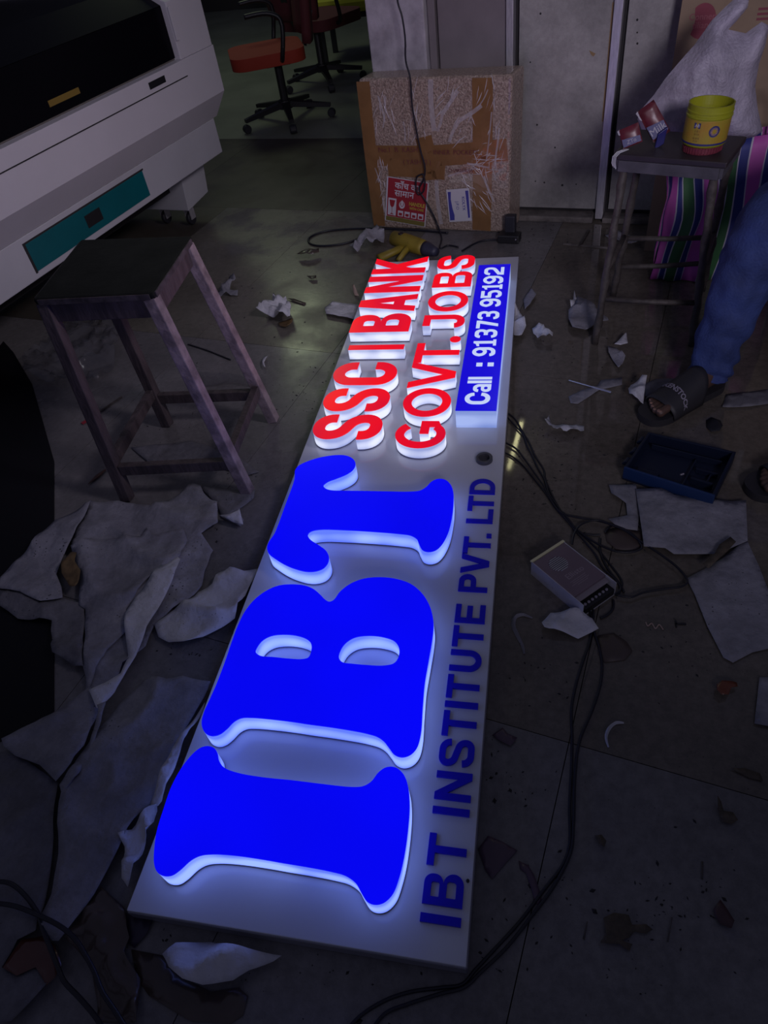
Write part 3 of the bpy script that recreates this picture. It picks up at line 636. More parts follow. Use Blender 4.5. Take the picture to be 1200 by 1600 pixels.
for i in range(4):
    h = .105 if i in (0, 2) else .13; A = f4[i].lerp(tl[i], h / .6); B = f4[(i + 1) % 4].lerp(tl[(i + 1) % 4], h / .6); d = (B - A).normalized()
    t = MB(); t.bar(A + d * .016, B - d * .016, .022, .034); part('stretcher', t, M_wood_shaded, st1, bevel=.002)

# ------------------------------------------------------------------ stool with bamboo legs
M_bam = mat('dark_bamboo', (.085, .072, .066), .6, var=.5, scale=25, bump=.4, bscale=60)
M_brwn = mat('brown_laminate', (.032, .024, .03), .5, var=.3, scale=10)
st2 = thing('stool', 'rickety dark stool on bamboo pole legs carrying a yellow tub', 'stool', (.40, 2.34, 0))
c4 = [Vector((.213, 2.275, .59)), Vector((.504, 2.145, .59)), Vector((.590, 2.345, .59)), Vector((.292, 2.485, .59))]
t = MB(); t.hexa([p - Vector((0, 0, .016)) for p in c4], c4); part('seat', t, M_brwn, st2, bevel=.003)
c2 = sum(c4, Vector()) / 4
a4 = [c2 + (p - c2) * .9 - Vector((0, 0, .0165)) for p in c4]
for i in range(4):
    a, b = a4[i], a4[(i + 1) % 4]; t = MB(); t.bar(a - Vector((0, 0, .017)), b - Vector((0, 0, .017)), .018, .032); part('apron', t, mat('grey_wood', (.085, .08, .10), .7, var=.4, scale=14), st2, bevel=.0015)
g4 = [Vector((.208, 2.192, 0)), Vector((.520, 2.170, 0)), Vector((.605, 2.545, 0)), Vector((.285, 2.505, 0))]
h4 = [c2 + (p - c2) * .80 - Vector((0, 0, .02)) for p in c4]
for i in range(4):
    A, B = g4[i], h4[i]; pts = []; rs = []
    for k in range(17):
        q = A.lerp(B, k / 16) + Vector((noise.noise(Vector((i * 5, k * .6, 0))) * .004, noise.noise(Vector((i * 5, k * .6, 9))) * .004, 0)); pts.append(q); rs.append(.0115 + (.003 if k % 4 == 2 else 0))
    t = MB(); t.tube(pts, rs, 10); part('leg', t, M_bam, st2, smooth=True)
for (i, j, h) in ((0, 1, .155), (3, 2, .13), (0, 3, .25), (1, 2, .26), (0, 1, .30) if False else (2, 3, .24)):
    A = g4[i].lerp(h4[i], h / .57); B = g4[j].lerp(h4[j], h / .57); t = MB(); t.tube([A, A.lerp(B, .5) + Vector((0, 0, -.004)), B], .009, 8); part('rung', t, M_bam, st2, smooth=True)
# white string tied to the corner
t = MB()
for k in range(3):
    p0 = Vector((.218 + k * .004, 2.272 - k * .003, .592)); t.tube([p0 + Vector((.03, .03, .001)), p0 + Vector((.004, .003, .002)), p0 + Vector((-.007, -.006, -.006)), p0 + Vector((-.008, -.006, -.024)), p0 + Vector((-.004, -.004, -.034 - .003 * k))], .0016, 6)
t.build('string', mat('white_string', (.5, .5, .55), .8), label='white string looped over the corner of the bamboo legged stool', cat='string', loc=(.215, 2.27, .59))
# yellow tub on its red lid
tc = Vector((.455, 2.262, .59))
t = MB(); t.lathe(tc, [(0, 0), (.050, 0), (.052, .004), (.053, .018), (.050, .020), (0, .020)], 40)
lid = t.build('jar_lid', mat('red_lid', (.17, .03, .05), .45), label='ribbed red lid lying under the yellow tub', cat='lid', loc=tc)
t = MB()
for k in range(40):
    a = 2 * math.pi * k / 40; d = Vector((math.cos(a), math.sin(a), 0)); t.bar(tc + d * .0525 + Vector((0, 0, .002)), tc + d * .0535 + Vector((0, 0, .017)), .003, .002, up=d)
part('rib', t, MATS['red_lid'], lid, kind='stuff')
tb = tc + Vector((0, 0, .0205)); ax_t = Vector((.04, .0, 1)).normalized()
tub = thing('tub', 'open yellow plastic tub with an orange yellow printed label', 'tub', tb)
prof = [(0, .0), (.056, .0), (.059, .004), (.059, .070), (.0615, .072), (.0615, .076), (.0595, .078), (.0595, .083), (.061, .084), (.061, .087), (.0595, .089), (.0595, .100), (.0602, .103), (.0565, .103), (.0545, .08), (.053, .006), (0, .006)]
t = MB(); t.lathe(tb, prof, 48, axis=ax_t); part('body', t, mat('yellow_plastic', (.30, .31, .015), .4, var=.1), tub, smooth=False)
t = MB(); t.lathe(tb, [(.0592, .011), (.0598, .012), (.0598, .068), (.0592, .069)], 48, axis=ax_t); lb = part('label_wrap', t, mat('orange_label', (.38, .21, .025), .45, var=.45, scale=30, col2=(.33, .26, .03)), tub)
t = MB(); t.lathe(tb, [(.0592, .006), (.0600, .007), (.0600, .011), (.0592, .012)], 48, axis=ax_t); part('stripe', t, mat('navy_stripe', (.03, .03, .14), .5), lb)
def on_cyl(ang, zc, r=.0600):
    return lambda x, y, z: tb + Vector((math.cos(ang + x / r) * (r + z), math.sin(ang + x / r) * (r + z), zc + y)) + Vector((.04 * (zc + y), 0, 0))
cang = math.atan2(-tb.y, -tb.x)
T = on_cyl(cang + .38, .043); t = MB(); t.prism(ell(0, 0, .0145, .0145, 28), [ell(0, 0, .0105, .0105, 24)], T, .0001, .0004, sides=False, cap0=False); part('emblem_ring', t, MATS['navy_stripe'], lb)
t = MB(); t.prism(ell(0, 0, .0103, .0103, 20), [], T, .0001, .0003, sides=False, cap0=False); part('emblem', t, mat('mauve', (.30, .19, .22), .6, var=.6, scale=200), lb)
T = on_cyl(cang - .42, .058); t = MB(); t.prism([(-.009, -.007), (.009, -.007), (.009, .007), (-.009, .007)], [], T, .0001, .0003, sides=False, cap0=False); part('badge', t, MATS['navy_stripe'], lb)
t = text_mesh('AB', .011, T, .0005); part('badge_text', t, mat('pale_print', (.5, .5, .6), .6), lb)
for k, (zz, s_, w) in enumerate(((.045, 0, .0065), (.037, 0, .0050), (.027, 0, .0050), (.020, 0, .0045))):
    t = text_mesh(('|| ||| |' if k == 0 else '|||| || |||' if k == 1 else '||||| |||| |||' if k == 2 else '||| || |||'), w, on_cyl(cang - .38, zz), .0004); part('small_print', t, mat('dark_print', (.10, .04, .02), .7), lb)
# snack packets
M_red = mat('packet_red', (.13, .018, .03), .35, var=.3, scale=30); M_blue = mat('packet_blue', (.012, .012, .12), .35); M_pale = mat('packet_pale', (.28, .26, .32), .4)
def packet(c, ux, uy, w, h, d, label, txt):
    un = ux.cross(uy).normalized(); o = thing('snack_packet', label, 'packet', c, group='snack packets on the bamboo legged stool')
    t = pillow([(-w, -h), (w, -h), (w, h), (-w, h)], c, ux, uy, un, d, .01, .002, 30, 3, .35); part('pouch', t, M_red, o, smooth=True)
    f = lambda x, y, z: Vector(c) + ux * x + uy * y + un * (d + .003 + z)
    t = MB(); t.prism([(-w * .9, -h * .85), (w * .9, -h * .85), (w * .9, -h * .25), (-w * .9, -h * .05)], [], f, -.002, 0.0005); part('blue_print', t, M_blue, o)
    t = text_mesh(txt, h * .55, lambda x, y, z: f(x, y - h * .5, z + .0006), .0); part('lettering', t, M_pale, o)
    t = MB(); t.prism([(-w * 1.12, h * .55), (-w * .95, h * .4), (-w * .93, h * 1.02), (-w * 1.15, h * .95)], [], lambda x, y, z: Vector(c) + ux * x + uy * y + un * z, -.001, .001); part('torn_corner', t, M_pale, o)
    return o
camv = Vector((0, 0, H))
def facing(c, roll):
    n = (camv - Vector(c)).normalized(); x = Vector((0, 0, 1)).cross(n).normalized(); y = n.cross(x)
    return x * math.cos(roll) + y * math.sin(roll), y * math.cos(roll) - x * math.sin(roll)
c = Vector((.258, 2.300, .628)); ux, uy = facing(c, .35); packet(c, ux, uy, .028, .027, .007, 'small red and blue snack packet nearest the tied string', 'ZTo')
c = Vector((.322, 2.335, .652)); ux, uy = facing(c, .62); packet(c, ux, uy, .026, .050, .008, 'larger red and blue snack packet leaning beside the smaller one', 'Milk')
t = MB(); t.box((.345, 2.31, .6125), (.030, .012, .045), ax=ux, ay=Vector((0, 1, 0)), az=Vector((.1, 0, 1)).normalized())
t.build('snack_box', M_blue, label='little blue box with a red edge standing right of the snack packets', cat='box', loc=(.345, 2.31, .59), bevel=.002)

# ------------------------------------------------------------------ woven sack
M_sack = mat('woven_sack', (.44, .40, .50), .5, var=.4, scale=11, bump=.5, bscale=110, alpha=1)
yS = 2.60
def sp(px, py): v = ony(px, py, yS); return (v.x, v.z)
ol = [sp(*p) for p in ((996, 186), (1001, 172), (1022, 148), (1040, 122), (1062, 96), (1085, 70), (1098, 52), (1112, 32), (1130, 14), (1152, -6), (1172, -10), (1168, 12), (1150, 34), (1138, 46), (1165, 52), (1190, 34), (1202, 40), (1196, 70), (1186, 100), (1180, 135), (1184, 170), (1192, 205), (1178, 214), (1140, 222), (1090, 226), (1040, 222), (1006, 212))]
t = pillow(ol, (0, yS, 0), Vector((1, 0, 0)), Vector((0, 0, 1)), Vector((0, -1, 0)), .065, .012, .034, 8, 4, .5)
sk = t.build('sack', M_sack, label='whitish woven plastic sack slumped behind the yellow tub', cat='sack', loc=(.5, yS, .55), smooth=True)
# cardboard leaning at the wall
A = P(1006, 392, 0); B = onrow(1060, 40, 3.09); bot = A; dirx = EX
topz = 1.3; tt = (B - A) * (topz / B.z) + A
t = MB(); wd = 1.2; n_ = -EY * .005
t.hexa([A, A + dirx * wd, A + dirx * wd + EY * .006, A + EY * .006], [tt, tt + dirx * wd, tt + dirx * wd + EY * .006, tt + EY * .006])
cbn = thing('flattened_carton', 'large flattened brown carton with a round red seal leaning on the partition', 'carton', A)
part('panel', t, M_cardb, cbn, bevel=.001)
upc = (tt - A).normalized(); nC = dirx.cross(upc).normalized()
def on_carton(px, py):
    r = Vector(ray(px, py)); o = Vector((0, 0, H)); k = (A - o).dot(nC) / r.dot(nC); return o + r * k
cc = on_carton(1097, 33); fr = lambda x, y, z: cc + dirx * x + upc * y + nC * z
nC = nC if nC.dot(camv - cc) > 0 else -nC
rr_ = (on_carton(1119, 30) - cc).length * .98
circ = [(rr_ * math.cos(math.radians(a)), rr_ * 1.18 * math.sin(math.radians(a))) for a in range(-125, 136, 8)]
circ += [(-rr_ * .62, rr_ * .55), (-rr_ * .52, rr_ * .1), (-rr_ * .55, -.35 * rr_), (-rr_ * .72, -rr_ * .85)]
t = MB(); t.prism(circ, [], fr, .0004, .0012); sl = part('red_seal', t, mat('seal_red', (.20, .015, .04), .6, var=.15), cbn)
M_seal2 = mat('seal_print', (.27, .07, .09), .6)
for s_, yy, sz in (('Connery', .28, .028), ('tiliano', -.28, .028)):
    t = text_mesh(s_, sz * rr_ / .045, lambda x, y, z, yy=yy: fr(x + rr_ * .1, y + yy * rr_, .0016), 0, bold=.0002); part('lettering', t, M_seal2, sl)
t = MB(); c3 = on_carton(1195, 15)
for k in range(3): t.prism([(-.02, .006 - k * .014), (.05, .006 - k * .014), (.05, -.001 - k * .014), (-.02, -.001 - k * .014)], [], lambda x, y, z: c3 + dirx * x + upc * y + nC * z, .0004, .001)
part('printed_lines', t, MATS['seal_red'], cbn)

# ------------------------------------------------------------------ striped bag
def stripes():
    m = bpy.data.materials.new('striped_cloth'); m.use_nodes = True; nt = m.node_tree; b = nt.nodes['Principled BSDF']; b.inputs['Roughness'].default_value = .6
    uv = nt.nodes.new('ShaderNodeUVMap'); sx = nt.nodes.new('ShaderNodeSeparateXYZ'); rp_ = nt.nodes.new('ShaderNodeValToRGB'); cr = rp_.color_ramp; cr.interpolation = 'CONSTANT'
    mod = nt.nodes.new('ShaderNodeMath'); mod.operation = 'FRACT'
    nt.links.new(uv.outputs[0], sx.inputs[0]); nt.links.new(sx.outputs[0], mod.inputs[0]); nt.links.new(mod.outputs[0], rp_.inputs[0]); nt.links.new(rp_.outputs[0], b.inputs['Base Color'])
    pk = (.48, .09, .40, 1); wh = (.5, .48, .55, 1); bl = (.025, .035, .20, 1); gr = (.035, .13, .045, 1)
    seq = [(0, pk), (.27, wh), (.30, bl), (.42, wh), (.45, gr), (.72, wh), (.75, bl), (.92, wh), (.95, pk)]
    cr.elements[0].position = 0; cr.elements[0].color = seq[0][1]; cr.elements[1].position = seq[1][0]; cr.elements[1].color = seq[1][1]
    for p_, c_ in seq[2:]: e = cr.elements.new(p_); e.color = c_
    return m
M_str = stripes()
bag = thing('striped_bag', 'pink green and blue striped shopping bag standing behind the bamboo legged stool', 'bag', (.6, 2.72, 0))
def bag_part(name, path, hgt_, u0, u1, nu=40, nv=14, lean=0.0, parent=bag, m=None, wave=.008, seed=0):
    me = bpy.data.meshes.new(name); vs = []; fs = []; uvs = []
    pv = [Vector(p) for p in path]; cum = [0]
    for i in range(1, len(pv)): cum.append(cum[-1] + (pv[i] - pv[i - 1]).length)
    for j in range(nv + 1):
        z = j / nv
        for i in range(nu + 1):
            s_ = cum[-1] * i / nu; k = max(0, min(len(pv) - 2, next((q for q in range(len(cum) - 1) if cum[q + 1] >= s_), len(pv) - 2)))
            p = pv[k].lerp(pv[k + 1], (s_ - cum[k]) / max(1e-6, cum[k + 1] - cum[k])); hz = hgt_[0] + (hgt_[1] - hgt_[0]) * i / nu
            bul = math.sin(z * math.pi) * .02
            q = p + Vector((0, -bul + lean * z, z * hz)) + Vector((noise.noise(Vector((i * .22, z * 3, seed))), noise.noise(Vector((i * .22, z * 3, seed + 5))), 0)) * wave * 2.4 + Vector((lean * .4 * z + math.sin(z * 3.1) * .012, 0, 0))
            vs.append(q - base_loc(parent)); uvs.append((u0 + (u1 - u0) * i / nu, z))
    for j in range(nv):
        for i in range(nu): a = j * (nu + 1) + i; fs.append((a, a + 1, a + nu + 2, a + nu + 1))
    me.from_pydata([tuple(v) for v in vs], [], fs); ul = me.uv_layers.new(name='UVMap')
    for l in me.loops: ul.data[l.index].uv = uvs[l.vertex_index]
    me.materials.append(m or M_str); me.polygons.foreach_set('use_smooth', [True] * len(me.polygons))
    o = bpy.data.objects.new(name, me); S.collection.objects.link(o); o.parent = parent
    md = o.modifiers.new('s', 'SOLIDIFY'); md.thickness = .0015; WL[o.name] = base_loc(parent); return o
bl_, br_ = Vector((.428, 2.640, .004)), Vector((.86, 2.585, .004))
bag_part('front_panel', [bl_, bl_.lerp(br_, .3) + Vector((0, -.01, 0)), bl_.lerp(br_, .6), br_], (.44, .52), .05, 3.4, seed=1, lean=.04)
bag_part('back_panel', [bl_ + Vector((.03, .15, 0)), br_ + Vector((.0, .15, 0))], (.44, .52), .3, 2.6, seed=2, lean=-.05)
bag_part('left_gusset', [bl_ + Vector((.03, .15, 0)), bl_ + Vector((.035, .08, 0)), bl_], (.43, .44), .0, 1.0, nu=16, seed=3, lean=.0)
bag_part('right_gusset', [br_, br_ + Vector((-.03, .08, 0)), br_ + Vector((0, .15, 0))], (.52, .52), .0, 1.0, nu=16, seed=4)
t = MB(); t.hexa([bl_ + Vector((0, .01, -.003)), br_ + Vector((0, .01, -.003)), br_ + Vector((0, .14, -.003)), bl_ + Vector((0.03, .14, -.003))], [bl_ + Vector((0, .01, 0)), br_ + Vector((0, .01, 0)), br_ + Vector((0, .14, 0)), bl_ + Vector((0.03, .14, 0))]); part('base', t, M_rubber, bag)
t = MB(); ha, hb = Vector((.735, 2.64, .50)), Vector((.80, 2.63, .52)); hp = [ha, ha + Vector((.0, .0, .09)), Vector((.765, 2.63, .64)), hb + Vector((0, 0, .08)), hb]
t.tube(catmull(hp, 6, False), .005, 8); part('handle', t, mat('green_handle', (.03, .10, .05), .6), bag, smooth=True)

# ------------------------------------------------------------------ wrapped carton
M_wrapc = mat('wrapped_cardboard', (.46, .36, .30), .28, var=.45, scale=120, col2=(.20, .145, .115), bump=.8, bscale=120, coat=.5)
M_tape = mat('brown_tape', (.24, .125, .050), .25, var=.2, scale=12, bump=.15, bscale=30, coat=.4)
M_film = mat('plastic_film', (.70, .68, .74), .22, alpha=.34, bump=.6, bscale=50)
xa, xb, yb0, yb1, zt = -1.425, -.775, 3.03, 3.16, .625
crt = thing('wrapped_carton', 'tall cardboard carton wrapped in clear film and brown tape with shipping stickers', 'carton', RF((xa + xb) / 2, (yb0 + yb1) / 2, 0))
t = MB(); t.hexa([RF(xa + .02, yb0, 0), RF(xb, yb0, 0), RF(xb + .02, yb1, 0), RF(xa + .03, yb1, 0)], [RF(xa, yb0 + .01, zt), RF(xb + .01, yb0 + .01, zt - .005), RF(xb + .03, yb1, zt), RF(xa + .02, yb1, zt)])
bx = part('box', t, M_wrapc, crt, bevel=.014, segs=3)
def strip(name, pts, m, w, parent=crt, n=14, off=.0, amp=.0025, label=None):
    """a ribbon in the plane of the carton's front; pts in room (a, z)"""
    t = MB(); q = catmull([Vector((a, z)) for a, z in pts], n, False); vs = []; fs = []
    for i, v in enumerate(q):
        d = (q[min(i + 1, len(q) - 1)] - q[max(i - 1, 0)]).normalized(); nr = Vector((-d.y, d.x)); 
        for k in range(5):
            s_ = (k / 4 - .5) * w; a, z = v.x + nr.x * s_, v.y + nr.y * s_
            dep = yb0 + .01 * z / zt - off - .0012 - max(0, noise.noise(Vector((a * 40, z * 40, w * 90)))) * amp
            vs.append(RF(a, dep, z))
    for i in range(len(q) - 1):
        for k in range(4): fs.append((i * 5 + k, i * 5 + k + 1, (i + 1) * 5 + k + 1, (i + 1) * 5 + k))
    t.add(vs, fs); return part(name, t, m, parent, smooth=True, label=label)
def cz_(px, py):
    v = onrow(px, py, yb0); return (v.x * EX.x + v.y * EX.y, v.z)
strip('tape', [(xa + .02, .01), (xa + .018, .3), (xa + .022, zt - .01)], M_tape, .06)
strip('tape', [(-.90, .008), (-.89, .3), (-.885, zt - .012)], M_tape, .085)
strip('tape', [(xa + .022, .325), (-1.1, .325), (xb - .008, .35)], M_tape, .085)
strip('tape', [(-1.33, .275), (-1.12, .268), (-1.06, .262)], M_tape, .075)
strip('tape', [(-1.15, .40), (-1.13, .30), (-1.12, .225)], M_tape, .075)
strip('film_fold', [cz_(672, 125), cz_(673, 165), cz_(678, 205)], M_film, .022, off=.002)
strip('film_fold', [cz_(682, 282), cz_(684, 315), cz_(690, 350)], M_film, .018, off=.002)
for a, b, w in (((715, 142), (690, 180), .016), ((690, 180), (683, 205), .012), ((752, 165), (718, 188), .016), ((718, 188), (702, 222), .014), ((708, 140), (700, 170), .006), ((590, 150), (601, 190), .008), ((602, 150), (598, 200), .006), ((630, 190), (633, 220), .006), ((768, 175), (760, 250), .006), ((780, 200), (772, 262), .008), ((756, 275), (772, 315), .010), ((745, 262), (700, 275), .008), ((730, 255), (765, 262), .008), ((586, 262), (592, 285), .006), ((762, 140), (745, 170), .005)):
    p, q = cz_(*a), cz_(*b); mid = ((p[0] + q[0]) / 2 + rnd.uniform(-.006, .006), (p[1] + q[1]) / 2)
    strip('film_wrinkle', [p, mid, q], M_film, w, off=.0045, amp=.006)
wr = MB()
for k in range(120):
    zone = rnd.choice(((-1.37, -1.12, .40, .60, 1.4), (-1.10, -.92, .37, .60, 1.0), (-.93, -.80, .25, .60, 1.5), (-.93, -.80, .25, .38, .4), (-.98, -.82, .10, .28, 2.2), (-1.38, -1.33, .05, .30, 1.5)))
    a = rnd.uniform(zone[0], zone[1]); z = rnd.uniform(zone[2], zone[3]); an = zone[4] + rnd.uniform(-.5, .5); L2 = rnd.uniform(.01, .045); w = rnd.uniform(.0010, .0026)
    dx, dz = math.cos(an), math.sin(an); pts = []
    for q_ in range(5):
        u = (q_ / 4 - .5) * 2; bx_ = rnd.uniform(-.002, .002); pts.append((a + dx * u * L2 + bx_, z + dz * u * L2, math.sin(math.pi * q_ / 4)))
    vs = []; fs = []
    for (aa, zz, kk) in pts:
        dep = yb0 + .01 * zz / zt
        vs += [RF(aa - w * dz * kk, dep - .0004, zz + w * dx * kk), RF(aa, dep - .0015 - .005 * kk, zz), RF(aa + w * dz * kk, dep - .0004, zz - w * dx * kk)]
    for q_ in range(4): fs += [(q_ * 3, q_ * 3 + 3, q_ * 3 + 4, q_ * 3 + 1), (q_ * 3 + 1, q_ * 3 + 4, q_ * 3 + 5, q_ * 3 + 2)]
    wr.add(vs, fs)
part('film_wrinkles', wr, mat("film_bright", (.50, .46, .48), .25, coat=.6), crt, kind='stuff', smooth=True)
# stickers
def sticker(c00, c10, c01, name, m, label):
    A_, B_2, C_ = (cz_(*c) for c in (c00, c10, c01))   # bottom-left, bottom-right, top-left
    U = Vector((B_2[0] - A_[0], B_2[1] - A_[1])); V = Vector((C_[0] - A_[0], C_[1] - A_[1]))
    T = lambda u, v, z: RF(A_[0] + U.x * u + V.x * v, yb0 + .010 * (A_[1] + U.y * u + V.y * v) / zt - .0075 - z, A_[1] + U.y * u + V.y * v)
    t = MB(); t.prism([(0, 0), (1, 0), (1, 1), (0, 1)], [], T, -.001, 0); o = part(name, t, m, crt, label=label); return T, o, U.length, V.length
M_sw = mat('sticker_white', (.55, .54, .60), .5); M_sr = mat('sticker_red', (.30, .02, .035), .5); M_sy = mat('sticker_yellow', (.45, .36, .05), .5); M_sb = mat('sticker_blue', (.05, .05, .30), .5)
T, o, ul_, vl_ = sticker((602.5, 343), (665, 354), (605, 275), 'sticker', M_sw, 'red and white fragile goods sticker in Hindi')
def sq(u0, v0, u1, v1, m, z, nm='print', par=None):
    t = MB(); t.prism([(u0, v0), (u1, v0), (u1, v1), (u0, v1)], [], T, 0, z, cap0=False); part(nm, t, m, par)
sq(.035, .12, .975, .985, M_sr, .0004, 'red_field', o); sq(.02, .01, .98, .115, mat('sticker_olive', (.16, .13, .03), .6), .0004, 'yellow_strip', o)
asp = ul_ / vl_
def stext(s_, u, v, size, m, nm='lettering', bold=0.0, z=.0012, align='CENTER', sx=1.0):
    tm = text_mesh(s_, size, lambda x, y, zz: T(u + x * sx / asp, v + y, z), 0, bold=bold, align=align); part(nm, tm, m, o)
stext('काँच का', .50, .835, .20, M_sw, bold=.003); stext('सामान', .44, .665, .20, M_sw, bold=.003)
stext('HANDLE', .76, .475, .115, M_sy, bold=.004, sx=.85); stext('WITH CARE', .76, .375, .075, M_sy, bold=.002, sx=.85)
sq(.06, .15, .26, .54, M_sw, .0008, 'symbol', o)
t = MB(); t.prism([(.09, .50), (.23, .50), (.205, .37), (.165, .33), (.165, .20), (.21, .17), (.11, .17), (.155, .20), (.155, .33), (.115, .37)], [], T, 0, .0014, cap0=False); part('glass_symbol', t, M_sr, o)
for k in range(4): sq(.31 + k * .165, .155, .44 + k * .165, .285, M_sw, .0008, 'symbol', o); sq(.335 + k * .165, .175, .415 + k * .165, .235, M_sr, .0013, 'symbol_mark', o)
t = MB(); t.prism(ell(.40, .42, .07, .085, 16), [ell(.40, .44, .045, .06, 14)], T, 0, .0009, cap0=False); t.prism([(.375, .40), (.425, .40), (.425, .50), (.40, .53), (.375, .50)], [], T, 0, .001, cap0=False); part('hands_symbol', t, M_sw, o)
T, o, ul_, vl_ = sticker((703, 346), (738, 344), (697.5, 296), 'sticker', M_sw, 'white courier sticker with blue bands'); asp = ul_ / vl_
t = MB(); t.prism([(.04, .05), (.24, .05), (.26, .2), (.20, .42), (.16, .7), (.20, .93), (.06, .93), (.05, .6)], [], T, 0, .0005, cap0=False); part('blue_band', t, M_sb, o)
t = MB(); t.prism([(.85, .10), (.93, .10), (.95, .93), (.82, .93), (.84, .5)], [], T, 0, .0005, cap0=False); part('blue_band', t, M_sb, o)
tm = text_mesh('KOLYX', .13, lambda x, y, z: T(.70 + y / asp, .55 - x, .0008), 0, bold=.002); part('lettering', tm, M_sb, o)
tm = text_mesh('J.P.O', .13, lambda x, y, z: T(.42 + y / asp, .50 - x, .0008), 0); part('lettering', tm, M_sb, o)
M_ink = mat('maroon_ink', (.14, .03, .035), .7)
for s_, px, py, sz in (('No.1  R  KASH', 622, 234, .030), ('INNER  POCKETS', 712, 238, .026), ('( YASH  2 )', 652, 253, .028), ('CHARBHUJA', 720, 266, .020)):
    a0, z0 = cz_(px, py); tm = text_mesh(s_, sz, lambda x, y, z: RF(a0 + x, yb0 + .01 * z0 / zt - .0085, z0 + y), 0); part('handwriting', tm, M_ink, crt)

# ------------------------------------------------------------------ cables
def wire(px, r, label, z=None, name='cable', sc=6, m=None, cat='cable', zs=None, floor_=True, wv=0.0):
    z = r if z is None else z
    grp = 'thin black wires lying by the power supply' if abs(r - .0027) < .0001 and 'near left' not in label else None
    pts = [P(x, y, (zs[i] if zs else z)) for i, (x, y) in enumerate(px)]
    q = catmull(pts, sc, False); t = MB(); t.tube(q, r, 8); return t.build(name, m or M_cable, label=label, cat=cat, group=grp, loc=(pts[0].x, pts[0].y, 0), smooth=True)
hp = [onrow(x, y, 2.99) for x, y in ((620, -120), (621, 0), (628, 25), (633, 60), (634, 95), (641, 122), (644, 165), (650, 200), (657, 235), (664, 262), (662, 280), (655, 296), (664, 312), (676, 334), (684, 352))]
hp2 = [P(690, 372, .006), P(688, 388, .004), P(700, 383.5, .004), P(716, 386, .004)]
t = MB(); t.tube(catmull(hp + hp2, 6, False), .0038, 8)
lp = [onrow(x, y, 2.985) for x, y in ((661, 272), (652, 276), (650, 292), (654, 304), (661, 300), (664, 284), (661, 272))]
t.tube(catmull(lp, 6, False), .0035, 8)
t.build('hanging_cable', M_cable, label='black cable hanging down in front of the wrapped carton', cat='cable', loc=(-.5, 2.99, 0), smooth=True)
wire([(700, 364), (640, 359), (560, 357), (505, 362), (484, 371), (484, 380), (500, 384), (540, 380), (575, 367), (600, 358)], .005, 'black cable looping out on the floor left of the wrapped carton')
wire([(777, 374.5), (760, 375), (745, 379), (730, 387), (722, 392)], .004, 'short black cord running from the adapter towards the board')
wire([(786, 640), (805, 655), (815, 672), (826, 690), (836, 712), (850, 735), (852, 748), (862, 772), (874, 795), (893, 820), (912, 838), (935, 860), (958, 888), (972, 910), (968, 925), (962, 930)], .0027, 'thin black wire of the bundle passing closest to the back corner of the power supply')
wire([(786, 645), (802, 662), (818, 680), (824, 697), (832, 712), (840, 730), (852, 752), (858, 772), (872, 792), (885, 812), (905, 836), (930, 866), (944, 890), (960, 904), (970, 920), (960, 928)], .0027, 'thin black wire from the board side twisting beside the bundle', z=.006)
wire([(786, 690), (805, 700), (820, 718), (836, 740), (850, 760), (860, 780), (878, 802), (900, 808), (925, 812), (950, 818), (985, 832), (1000, 848), (1003, 856), (990, 862), (965, 862), (938, 852), (915, 838), (900, 826), (880, 800)], .0027, 'thin black wire looping right across the floor to the white sheet', z=.0075)
wire([(786, 706), (798, 712), (815, 725), (832, 745), (852, 770), (870, 796), (890, 818), (905, 832), (925, 836), (938, 836)], .0027, 'thin black wire leaving the board lowest and ending in a short tail', z=.0045)
wire([(894, 850), (897, 835), (905, 822), (918, 815), (935, 813), (955, 820), (975, 828), (1000, 845), (1040, 872), (1062, 890), (1074, 908), (1066, 916), (1040, 920), (1005, 926), (985, 933), (965, 930)], .0027, 'thin black wire making the widest loop out to the right', z=.0105)
wire([(945, 832), (955, 822), (975, 818), (1000, 822), (1005, 830)], .0027, 'short arched black wire end at the edge of the white sheet', z=.0035)
wire([(938, 842), (938, 860), (945, 880), (955, 896), (968, 912), (975, 925)], .003, 'short black wire curving behind the power supply', z=.0035)
wire([(958, 938), (958, 950), (950, 960), (938, 966)], .003, 'stub of black wire curling beside the terminals of the power supply')
wire([(920, 952), (925, 968), (922, 1000), (912, 1030), (900, 1070), (893, 1110), (894, 1150), (893, 1200), (890, 1260), (890, 1320), (880, 1350), (850, 1390), (812, 1440), (770, 1486), (742, 1516), (722, 1538), (690, 1543), (640, 1550), (600, 1564), (560, 1590), (535, 1620)], .0029, 'long black wire from power supply to near sign corner, left of its pair', sc=8)
wire([(927, 953), (928, 985), (936, 1010), (941, 1040), (938, 1070), (925, 1110), (908, 1150), (903, 1170), (898, 1220), (896, 1290), (892, 1330), (868, 1380), (830, 1432), (790, 1482), (752, 1518), (726, 1542), (690, 1552), (640, 1568), (600, 1585), (575, 1620)], .0029, 'long black wire from power supply to near sign corner, right of its pair', z=.0045, sc=8)
wire([(908, 1080), (915, 1060), (930, 1010), (936, 985)], .0008, 'hair thin grey thread lying between the two long wires', m=mat('thread', (.1, .09, .09), .8), name='thread', cat='thread')
wire([(-10, 1377), (15, 1380), (40, 1400), (60, 1430), (68, 1455), (78, 1480), (92, 1515), (100, 1533), (125, 1560), (150, 1590), (165, 1615)], .0042, 'black cable curving down over the brown scrap in the near left corner', z=.034)
wire([(-10, 1411), (20, 1415), (60, 1430), (95, 1448), (118, 1468), (135, 1495), (148, 1520), (160, 1550), (180, 1580), (200, 1612)], .0042, 'black cable crossing over the other cable in the near left corner', z=.043)
wire([(294, 538), (325, 548), (345, 556), (360, 562)], .003, 'short black cable lying behind the wooden stool legs')

